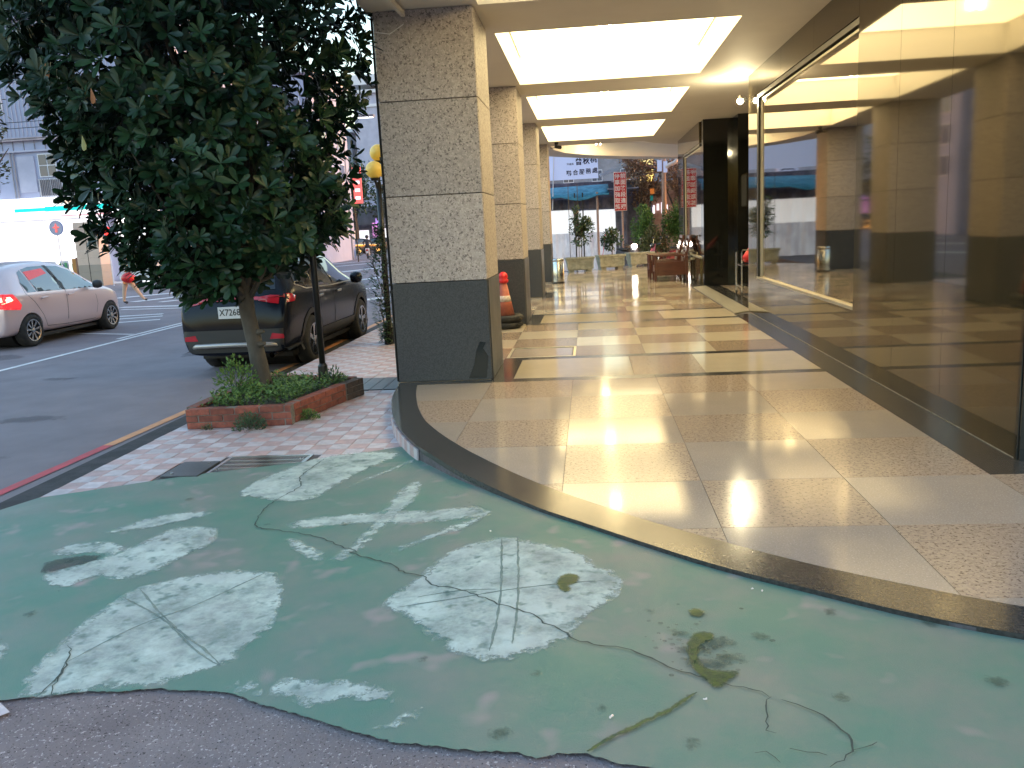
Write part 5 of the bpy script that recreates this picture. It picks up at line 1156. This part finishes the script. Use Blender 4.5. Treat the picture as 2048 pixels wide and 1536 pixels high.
for x, z0 in ((-.60, .4), (-.32, .4), (.42, .45)):
    s_ = MB().tube([(x, 26.9 + (1 if x > 0 else 0), z0), (x + (.12 if x > 0 else 0), 26.9 + (1 if x > 0 else 0), z0 + (.75 if x > 0 else 2.3))], .009, 6).build('plant_stake', 'sign_red' if x > 0 else 'bark'); tag(s_, {-.60: 'thin plant stake at the left end of the left trough', -.32: 'thin plant stake tied to the tall shrub', .42: 'slanting red plant stake by the round bush'}[x], 'stake')

# ---------------- shop across the street, left ----------------
st_ = thing('corner_shop', 'brightly lit corner shop with a white fascia and a teal stripe', 'shop', (-26.5, 40, Z0))
X0, Y0 = -26.5, 40
def sbox(name, m, x0, x1, y0, y1, z0, z1, parent=st_, bevel=0): return box_part(name, m, parent, x0 - X0, x1 - X0, y0 - Y0, y1 - Y0, z0 - Z0, z1 - Z0, bevel)
fa = sbox('fascia', 'fascia', -38, -20.5, 39.4, 40, 2.98, 3.98, bevel=.03)
sbox('stripe', 'fascia_teal', -27.45, -25.9, 39.385, 39.398, 3.34, 3.50, fa).name = 'stripe'
sbox('stripe', 'fascia_teal', -25.9, -22.0, 39.384, 39.397, 3.31, 3.54, fa); sbox('stripe', 'fascia_orange', -25.4, -22.4, 39.385, 39.398, 3.66, 3.76, fa); sbox('stripe', 'fascia_red', -25.2, -22.0, 39.385, 39.398, 3.04, 3.11, fa)
e_ = MB().prism([(-.12, -.16), (.0, -.18), (.14, .06), (.12, .2), (.0, .16), (-.12, -.02)], 0, .02).build('shop_emblem', 'fascia_magenta', st_); e_.rotation_euler = (math.radians(90), 0, 0); e_.location = (-28.3 - X0, -.62, 3.62 - Z0)
sbox('shop_emblem', 'fascia_red', -28.6, -28.3, 39.38, 39.395, 3.0, 3.25)
sbox('interior_wall', 'shop_light', -38, -24.6, 42.0, 42.1, Z0, 2.97); sbox('interior_floor', 'bldg_white', -38, -20.5, 40.05, 42, Z0, Z0 + .05); sbox('shop_ceiling', 'bldg_white', -38, -20.5, 40.05, 42, 2.98, 3.05)
sbox('interior_wall', 'shop_light', -22.9, -21.3, 40.3, 40.4, Z0, 2.97)
for i in range(5):
    u = thing('shop_shelf', ['shelf rack with red boxes inside the lit corner shop', 'shelf rack with mixed goods beside the red boxes in the lit shop', 'low shelf with yellow goods near the shop pillar', 'rack of magazines against the shop pillar', 'left shelf of goods at the far left of the lit shop'][i], 'shelf', (-27.6 + i * .62 if i < 4 else -29.3, 40.6 + .1 * i, Z0))
    box_part('shelf_board', 'bldg_white', u, -.24, .24, 0, .2, .3, .34); box_part('shelf_board', 'bldg_white', u, -.24, .24, 0, .2, .75, .79); box_part('shelf_back', 'win_frame', u, -.24, .24, .2, .23, 0, 1.25)
    for k in range(9): x = -.22 + .05 * k; box_part('packet', random.choice(['box_a', 'box_b', 'box_c', 'box_d', 'box_a']), u, x, x + .042, .01, .16, .79 if k % 2 else .34, (.79 if k % 2 else .34) + U(.15, .4))
board = thing('advert_board', 'narrow orange standing board leaning by the beige shop pillar', 'board', (-24.75, 39.3, Z0)); box_part('board', 'wood_orange', board, -.10, .10, -.02, .02, .05, 1.35); box_part('board_edge', 'shack_wood', board, .10, .16, -.03, .03, 0, 1.4)
pr_ = thing('beige_pillar', 'square beige tiled pillar at the corner of the lit shop', 'pillar', (-23.9, 39.6, Z0))
for k in range(9): box_part('pillar_course', 'beige' if k > 2 else 'beige_base', pr_, -.58, .58, -.45, .45, k * .338, k * .338 + .334, .005)
MB().box(-.02, .0, -.462, -.44, 0, 3.04).build('pillar_seam', 'joint', pr_)
def round_sign(x, y, z, r, label, col):
    t = thing('round_sign', label, 'sign', (x, y, Z0)); MB().tube([(0, .03, 0), (0, .03, z - Z0)], .03, 8).build('sign_pole', 'win_frame', t)
    d = MB().lathe([(r, -.02), (r, .02)], (0, 0, z - Z0), 28, 'y').build('sign_disc', 'bldg_lav2', t); 
    if col: 
        m = MB(); m.prism([(-.05, -.2), (.05, -.2), (.05, .0), (.16, .0), (.16, .05), (.07, .05), (0, .22), (-.07, .05), (-.16, .05), (-.16, 0), (-.05, 0)], 0, .01); q = m.build('sign_emblem', 'neon_red', t); q.rotation_euler = (math.radians(90), 0, 0); q.location = (0, -.035, z - Z0)
        MB().lathe([(r, -.03), (r + .02, -.03), (r + .02, .03), (r, .03)], (0, 0, z - Z0), 28, 'y', False).build('sign_rim', 'box_d', t)
    return t
round_sign(-24.95, 38.6, 2.5, .32, 'round white sign with a red arrow cross before the lit shop', True); round_sign(-22.55, 38.7, 2.25, .28, 'smaller round reddish sign right of the beige pillar', False)
MB().lathe([(.2, -.03), (.0001, -.03)], (0, 0, 2.25 - Z0), 20, 'y').build('sign_emblem', 'neon_red', bpy.data.objects['round_sign.001'])

bd = thing('corrugated_building', 'tall pale lavender corrugated building above the lit corner shop', 'building', (-28, 46, Z0)); BX, BY = -28, 46
def bbox(name, m, x0, x1, y0, y1, z0, z1, parent=None): return box_part(name, m, parent or bd, x0 - BX, x1 - BX, y0 - BY, y1 - BY, z0 - Z0, z1 - Z0)
bbox('wall', 'bldg_lav', -44, -19, 42.2, 50, Z0, 12.2); bbox('wall', 'bldg_lav', -44, -19, 40.2, 42.2, 3.99, 12.2)
rb_ = MB()
for k in range(118): x = -44 + k * .21; rb_.box(x - BX, x + .05 - BX, 40.16 - BY, 40.2 - BY, 6.95 - Z0, 12.2 - Z0)
rb_.build('cladding_ribs', 'bldg_lav2', bd)['kind'] = 'stuff'
bbox('belt_course', 'roof_tin', -44, -19, 40.0, 40.2, 6.72, 6.86); bbox('belt_course', 'bldg_lav2', -44, -19, 40.05, 40.2, 6.2, 6.28)
for k in range(20): bbox('panel_joint', 'bldg_grey', -30.9 + k * .55, -30.87 + k * .55, 40.17, 40.21, 6.28, 6.72)
for x in (-27.75, -27.6, -25.2, -24.3): MB().tube([(x - BX, 40.1 - BY, 4 - Z0), (x - BX, 40.1 - BY, 6.2 - Z0)], .035, 6).build('downpipe', 'bldg_grey', bd)
bbox('roof', 'bldg_lav2', -44.3, -18.7, 39.9, 50, 12.2, 12.6)
def window4(x, z, wx, wz, cols, rows, parent, y, ox_, oy_, grille=False):
    f = MB(); f.box(x - ox_, x + wx - ox_, y - .06 - oy_, y - oy_, z - Z0, z + wz - Z0); w_ = f.build('window', 'win_frame', parent)
    for i in range(cols):
        for j in range(rows):
            a = x + .05 + i * (wx - .05) / cols; b_ = z + .05 + j * (wz - .05) / rows
            MB().box(a - ox_, a + (wx - .05) / cols - .05 - ox_, y - .075 - oy_, y - .06 - oy_, b_ - Z0, b_ + (wz - .05) / rows - .05 - Z0).build('pane', 'win_glass', w_)
    if grille:
        g_ = MB()
        for k in range(int(wx / .09)): g_.box(x + k * .09 - ox_, x + k * .09 + .02 - ox_, y - .12 - oy_, y - .10 - oy_, z - Z0, z + wz - Z0)
        g_.build('grille', 'bldg_grey', w_)
window4(-26.40, 4.98, .92, 1.1, 2, 2, bd, 40.2, BX, BY); window4(-26.5, 4.05, 1.2, .85, 2, 1, bd, 40.2, BX, BY, True); window4(-25.1, 4.05, 1.0, 1.1, 2, 1, bd, 40.2, BX, BY, True)
window4(-30.2, 4.4, 1.6, 1.2, 2, 1, bd, 40.2, BX, BY); window4(-23.8, 4.9, .9, 1.1, 2, 2, bd, 40.2, BX, BY); window4(-29.0, 8.2, 1.2, 1.1, 2, 2, bd, 40.2, BX, BY)
bbox('raised_panel', 'bldg_lav2', -27.5, -26.6, 40.14, 40.2, 4.3, 6.0)
for z0, z1 in ((6.78, 6.70), (6.52, 6.48), (6.15, 6.02)):
    c = MB().tube([(-33, 34, z0 + .1), (-25, 34, (z0 + z1) / 2 - .08), (-13, 34, z1)], .014, 5).build('overhead_cable', 'cable'); tag(c, {6.78: 'upper', 6.52: 'middle', 6.15: 'lowest'}[z0] + ' of three thin cables crossing before the corrugated building', 'cable', 'overhead cables')

# far buildings seen between the tree and the column
def far_building(x0, x1, y0, y1, h, m, label, rows, cols, side='f', roof=None, name='far_building'):
    cx, cy = (x0 + x1) / 2, (y0 + y1) / 2; t = thing(name, label, 'building', (cx, cy, Z0)); hx, hy = (x1 - x0) / 2, (y1 - y0) / 2
    box_part('wall', m, t, -hx, hx, -hy, hy, 0, h); box_part('roof', roof or 'bldg_white', t, -hx - .3, hx + .3, -hy - .3, hy + .3, h, h + .35)
    for r in range(rows):
        z = 3.6 + r * (h - 4.4) / max(1, rows)
        if 'f' in side:
            for c in range(cols):
                x = -hx + (c + .5) * 2 * hx / cols - .6; w_ = box_part('window', 'win_frame', t, x, x + 1.2, -hy - .05, -hy, z, z + 1.3)
                for q in (0, 1): box_part('pane', 'win_glass', w_, x + .06 + q * .57, x + .57 + q * .57, -hy - .07, -hy - .05, z + .08, z + 1.22)
        if 'r' in side:
            n_ = max(1, int(2 * hy / 3))
            for c in range(n_):
                y = -hy + (c + .5) * 2 * hy / n_ - .6; w_ = box_part('window', 'win_frame', t, hx, hx + .05, y, y + 1.2, z, z + 1.3)
                for q in (0, 1): box_part('pane', 'win_glass', w_, hx + .05, hx + .07, y + .06 + q * .57, y + .57 + q * .57, z + .08, z + 1.22)
    return t
far_building(-30, -17.4, 55, 63, 12.0, 'bldg_lav', 'pale building with rows of side windows, seen between tree and column', 4, 5, 'fr')
b2 = far_building(-24.4, -9.4, 92, 100, 16.4, 'bldg_lav2', 'plain lavender building with a white roof slab beyond the lamp globes', 2, 3, 'f')
box_part('parapet', 'bldg_white', b2, -7.9, 7.9, -4.6, 4.6, 17.2, 18.2); box_part('cornice', 'bldg_white', b2, -7.7, 7.7, -4.15, -4.0, 15.0, 15.3)
far_building(-48, -31, 52, 66, 10, 'bldg_grey', 'grey block behind the corrugated building', 3, 5, 'f')
fb = far_building(-60, -26, 96, 106, 13, 'bldg_grey', 'wide grey building closing the far end of the road', 3, 12, 'f')
far_building(-13.5, 6, 100, 110, 10, 'bldg_grey', 'pale building at the far end of the street right of the road', 2, 6, 'f')
far_building(4.5, 18, 46, 60, 9, 'bldg_grey', 'dull building behind the market shacks', 2, 5, 'f')
vs = thing('vertical_sign', 'tall white vertical shop sign with dark characters, mirrored in the shop window', 'sign', (-12.6, 79, 0))
box_part('sign_box', 'sign_white', vs, -.9, .9, -.15, .15, 3.4, 9.4, .03); box_part('sign_bracket', 'metal_dark', vs, -2.5, -.9, -.05, .05, 8.2, 8.3)
for i, ch in enumerate('烘焙屋'): text_mesh('sign_text', ch, 1.5, 'ink_black', vs, (0, -.16, 8.3 - i * 1.85), (math.radians(90), 0, 0), .01)
sl_ = thing('road_lamp', 'glaring white street light in front of the plain lavender building', 'street lamp', (-17.4, 62, Z0))
MB().tube([(0, 0, 0), (0, 0, 9.4), (.6, -.2, 10.0), (1.4, -.4, 10.1)], [.1, .06, .05, .04], 8).build('pole', 'bldg_grey', sl_); MB().box(1.3, 2.5, -.65, -.25, 9.95, 10.12).build('lamp_head', 'bldg_grey', sl_); MB().box(1.38, 2.42, -.62, -.28, 9.92, 9.948).build('lamp_light', 'lamp_white', sl_)
# lit shop row under them
sr = thing('lit_shop_row', 'low row of shops with pink and violet neon down the road', 'shop', (-19.5, 87, Z0))
box_part('wall', 'bldg_grey', sr, -12, 7, 0, 6, 0, 4.6)
for x0, x1, z0, z1, m in ((-4, -3.0, .6, 2.2, 'neon_white'), (-2.6, -2.1, .2, 2.9, 'neon_pink'), (-1.4, .0, .8, 2.3, 'neon_white'), (-2.2, -1.6, 2.6, 3.4, 'neon_violet'), (.5, 1.2, 1.0, 2.4, 'neon_pink'), (1.5, 3.2, .3, 2.3, 'neon_violet'), (-6, -4.4, .3, 2.2, 'fascia_orange'), (-.4, 1.0, 2.9, 3.4, 'fascia_red')): box_part('lit_shopfront', m, sr, x0, x1, -.06, 0, z0, z1)
MB().sphere((0, -.5, 3.9), .45, 12, 8).build('neon_globe', 'neon_pink', sr, smooth=True)
for k in range(6): box_part('awning', random.choice(['box_a', 'awning', 'bldg_white', 'tarp']), sr, -9 + k * 2.4, -6.8 + k * 2.4, -1.0, -.08, 2.6, 2.75)
ng = thing('red_neon_sign', 'small red and white sign hanging below the globe lamps in the distance', 'sign', (-15.0, 56, 4.6)); box_part('sign_board', 'neon_red', ng, -.28, .28, -.05, .05, -1.1, 1.2)
MB().tube([(-.35, .05, -4.9), (-.35, .05, 1.4)], .04, 8).build('sign_pole', 'metal_dark', ng)
for k in range(4): box_part('sign_mark', 'neon_white', ng, -.18, .16, -.07, -.051, -.85 + k * .5, -.65 + k * .5)
def tree(x, y, h, r, n, label, m, size, rz_=1.0, cat='tree', group=None, low=.4, name='tree'):
    t = thing(name, label, cat, (x, y, Z0), group); L_ = []
    for _ in range(9):
        d = rv(); q = R() ** .5; c = (d.x * r * .62 * q, d.y * r * .62 * q, h * (low + (1 - low) * .5) + d.z * h * (1 - low) * .32); rr = r * U(.42, .62)
        L_ += blob_leaves(c, (rr, rr, rr * rz_), n // 9, size, clump=9)
    link('crown', leaf_mesh('crown', L_, m), t)['kind'] = 'stuff'
    b = MB(); b.tube([(0, 0, 0), (.05, 0, h * .3), (-.05, 0, h * .75)], [.02 * h + .05, .014 * h + .04, .03], 9)
    for _ in range(6): a = U(0, 6.28); b.tube([(0, 0, h * U(.25, .5)), (math.cos(a) * r * .7, math.sin(a) * r * .7, h * U(.55, .85))], [.012 * h, .01], 5)
    b.build('trunk', 'bark', t, smooth=True); return t
tree(-17.3, 22.5, 7.6, 2.1, 9500, 'olive green tree at the left edge of the view', 'leaf_olive', .16)
tree(-22.8, 83.4, 8.9, 2.6, 2400, 'dark tree behind the globe lamps down the road', 'leaf_dark', .35); tree(-26.5, 82, 9, 2.8, 2200, 'dark tree left of the globe lamps down the road', 'leaf_dark', .35)
tree(-25.5, 70, 7.5, 2.6, 1500, 'dark tree half hidden by the big planter tree down the road', 'leaf_dark', .4); tree(-19.6, 84.5, 7.4, 2.2, 1600, 'olive tree nearest to the column edge down the road', 'leaf_olive', .35)
small_bush(-20.6, 73, Z0, 1.0, 500, 'low green hedge clump by the far parked cars', .16, 'leaf_dark')

# ---------------- market beyond the far end of the arcade ----------------
mk_ = thing('market_stall', 'market stall under a blue tarpaulin awning with lit pale curtains', 'stall', (-1.0, 34, Z0))
def curtain(x0, x1, z0, z1, m, y=0, amp=.05, name='curtain'):
    b = MB(); k = int((x1 - x0) / .05); nz = 5
    for j in range(nz + 1):
        for i in range(k + 1): x = x0 + (x1 - x0) * i / k; b.v.append((x, y + amp * math.sin(x * 9 + j * .4) + amp * .5 * math.sin(x * 23), z0 + (z1 - z0) * j / nz))
    for j in range(nz):
        for i in range(k): n = j * (k + 1) + i; b.face((n, n + 1, n + k + 2, n + k + 1))
    return b.build(name, m, mk_, smooth=True)
curtain(-3.5, 2.2, .0, 1.45, 'curtain'); curtain(-.45, .42, 1.45, 2.35, 'curtain_lit', .02); curtain(-3.5, -.45, 1.45, 2.35, 'curtain_lit', .0); curtain(.42, .60, 1.45, 2.5, 'rust', .0); curtain(.62, 2.05, 1.45, 2.30, 'curtain_lit', .02); curtain(2.05, 2.5, .0, 2.7, 'tarp')
curtain(-3.5, 2.2, 2.35, 2.75, 'tarp', .0)
aw = MB(); K = 24
for j in range(4):
    for i in range(K + 1): x = -3.6 + 5.4 * i / K; s_ = .12 * math.sin(x * 2.3) * (j / 3); aw.v.append((x, .1 - j * .42, 3.22 - j * .14 - s_ * .5 + .02 * x - (.10 * abs(math.sin(x * 2.2)) if j == 3 else 0)))
for j in range(3):
    for i in range(K): n = j * (K + 1) + i; aw.face((n, n + 1, n + K + 2, n + K + 1))
a__ = aw.build('awning', 'awning', mk_, smooth=True); so = a__.modifiers.new('s', 'SOLIDIFY'); so.thickness = .02
MB().prism([(1.75, -1.0), (2.9, -1.2), (3.0, .1), (1.75, .1)], 3.0, 3.05).build('brown_awning', 'tarp', mk_)
for x, m in ((-.5 + 1, 'metal_dark'), (-.2 + 1, 'metal_dark'), (1.35, 'pole_pink')): MB().tube([(x, -1.0, 0), (x, -1.0, 2.95)], .025 if m == 'metal_dark' else .045, 8).build('awning_pole', m, mk_)
box_part('back_wall', 'tarp', mk_, -4, 3, .5, .6, 0, 3.4)
wsn = thing('white_signboard', 'large pale signboard with dark characters over the blue awning', 'sign', (-1.3, 33.1, 3.66), rz=math.radians(0))
box_part('sign_panel', 'sign_white', wsn, -2.4, 1.72, -.04, .04, -.52, 1.1)
def han(txt, x, z, s_, m='ink', b=.0): text_mesh('sign_text', txt, s_, m, wsn, (x, -.045, z), (math.radians(90), 0, 0), .002, bold=b)
han('曾', 1.05 - .05, .10, .27, b=.006); han('秋', 1.33 - .05 + .0, .12, .27, b=.006); han('桃', 1.56, .16, .27, b=.006); han('市議員', .68, .04, .09)
for i, ch in enumerate('聯合服務處'): han(ch, .62 + i * .245, -.30 + i * .015, .21, b=.004)
MB().tube([(-.05, -.10, -1.6), (.10, -.10, .8)], .02, 6).build('sign_pole', 'win_frame', wsn)
rs = thing('red_warning_sign', 'red roadside sign with two columns of pale characters on a pole', 'sign', (1.22, 32.9, Z0))
box_part('sign_plate', 'sign_letter', rs, -.235, .235, -.02, .02, 2.20, 3.63, .01); box_part('sign_face', 'sign_red', rs, -.215, .215, -.03, -.021, 2.22, 3.61)
for i, (a, b_) in enumerate(zip('停車加強取締', '前面路段違規')):
    text_mesh('sign_text', a, .20, 'sign_letter', rs, (-.105, -.033, 3.47 - i * .225), (math.radians(90), 0, 0), .002, bold=.004); text_mesh('sign_text', b_, .20, 'sign_letter', rs, (.105, -.033, 3.47 - i * .225), (math.radians(90), 0, 0), .002, bold=.004)
MB().tube([(.06, .04, 0), (.06, .04, 3.4)], .035, 8).build('sign_pole', 'pole_pink', rs)
sh = thing('rusty_shack', 'patched rusty shack with a tin roof behind the red sign', 'shack', (2.6, 35, Z0))
for i in range(9): box_part('tin_sheet', ['rust', 'shack_wood', 'tarp', 'rust'][i % 4], sh, -1.4 + i * .45, -.96 + i * .45, U(-.06, .0), .04, 0, 2.9 + U(-.2, .3))
for i in range(6): MB().bar((-1.55 + i * .1, -.7 + i * .02, 3.35 + i * .10), (-.4 + i * .75, .3, 3.62 + .06 * i), .34, .04).build('roof_sheet', 'roof_tin', sh)
MB().bar((-2.1, -.7, 3.62), (-.95, -.6, 4.0), .3, .12).build('roof_edge', 'bldg_white', sh); MB().bar((-.9, -.6, 4.0), (.5, -.55, 3.75), .3, .12).build('roof_edge', 'roof_tin', sh)
box_part('wall', 'shack_wood', sh, -1.6, 6, .1, 3, 0, 3.3)
for k in range(4): box_part('lit_window', 'neon_white', sh, -.05 + k * .17, .04 + k * .17, -.12, -.07, 2.05 + (k % 2) * .12, 2.38 + (k % 3) * .05)
for k in range(5): MB().bar((-1.0 + k * .25, -.15, .4), (-1.0 + k * .25, -.15, 2.0), .05, .04).build('fence_bar', 'pole_pink', sh)
MB().bar((-1.1, -.15, 1.95), (.1, -.15, 2.0), .05, .05).build('fence_rail', 'pole_pink', sh)
up = thing('utility_pole', 'pinkish utility pole with a lamp arm beyond the armchairs', 'pole', (2.80, 32.6, Z0)); MB().tube([(0, 0, 0), (.02, 0, 3.55), (.02, 0, 6)], [.11, .08, .07], 12).build('pole', 'pole_pink', up, smooth=True)
MB().box(-.22, -.06, -.12, -.05, 3.55, 3.95).build('meter_box', 'sign_white', up); MB().box(-.0, .14, -.14, -.06, 3.5, 3.9).build('meter_box', 'sign_white', up)
MB().tube([(.08, -.1, 3.68), (.25, -.12, 3.78), (.42, -.12, 3.84), (.5, -.12, 3.95)], .07, 8).build('bent_pipe', 'sign_letter', up, smooth=True)
fl_ = thing('hanging_pennants', 'small orange and teal pennants hanging among the brown branches', 'pennant', (2.38, 32.2, 2.3)); MB().prism([(-.10, .0), (.04, -.0), (.10, .02), (.10, .04)], 0, .01).build('string', 'cable', fl_)
MB().box(-.10, .05, -.01, .01, .12, .32).build('orange_pennant', 'tarp_orange', fl_); MB().box(-.10, .0, -.01, .01, -.12, .06).build('teal_pennant', 'tarp_teal', fl_)
tree(2.15, 34, 5.0, 1.25, 3600, 'brown leaved tree hanging over the rusty shack', 'leaf_brown', .12, low=.42); tree(3.6, 33.4, 5.2, 1.2, 2600, 'brown tree right of the utility pole', 'leaf_brown', .12, low=.35)
shrub(1.95, 31.6, Z0, 2.35, .42, 1500, 'tall yellow green bush beyond the right trough', .07, 'leaf_herb', low=.3); shrub(2.35, 31.2, Z0, 1.6, .5, 1400, 'low wide bush beyond the right trough', .07, 'leaf_olive', low=.15); shrub(3.2, 31.8, Z0, 2.6, .55, 2200, 'tall green bush behind the red scooters', .07, 'leaf_herb', low=.2); shrub(1.55, 31.7, Z0, .95, .4, 700, 'low brown shrub behind the shining headlight', .06, 'leaf_brown', low=.1)
scooter((1.36, 30.9, Z0), math.radians(200), 'cloth_dark', 'scooter facing the arcade with its headlight glaring', True)
scooter((2.75, 30.4, Z0), math.radians(110), 'red_dark', 'red scooter parked behind the armchairs, nearer one'); scooter((3.1, 31.2, Z0), math.radians(100), 'red_dark', 'red scooter parked behind the armchairs, farther one')
# pale barrier stripes on the road at the left of the troughs
marks('crossing_bar', 'white_paint', [strip(-2.4, 29.0 + k * .9, -.3, 29.1 + k * .9, .35) for k in range(4)])

# ---------------- rest each thing's empty on its own base ----------------
bpy.context.view_layer.update()
for o in [o for o in sc.objects if o.type == 'EMPTY' and o.parent is None and o.location.length < 1e-6 and o.rotation_euler.z == 0]:
    pts = []
    for c in o.children_recursive:
        if c.type == 'MESH': pts += [c.matrix_world @ Vector(k) for k in c.bound_box]
    if not pts: continue
    s_ = Vector(((min(p.x for p in pts) + max(p.x for p in pts)) / 2, (min(p.y for p in pts) + max(p.y for p in pts)) / 2, min(p.z for p in pts)))
    o.location = s_
    for c in o.children: c.location = c.location - s_
for o in [o for o in bpy.data.objects if not o.users_collection]: bpy.data.objects.remove(o)
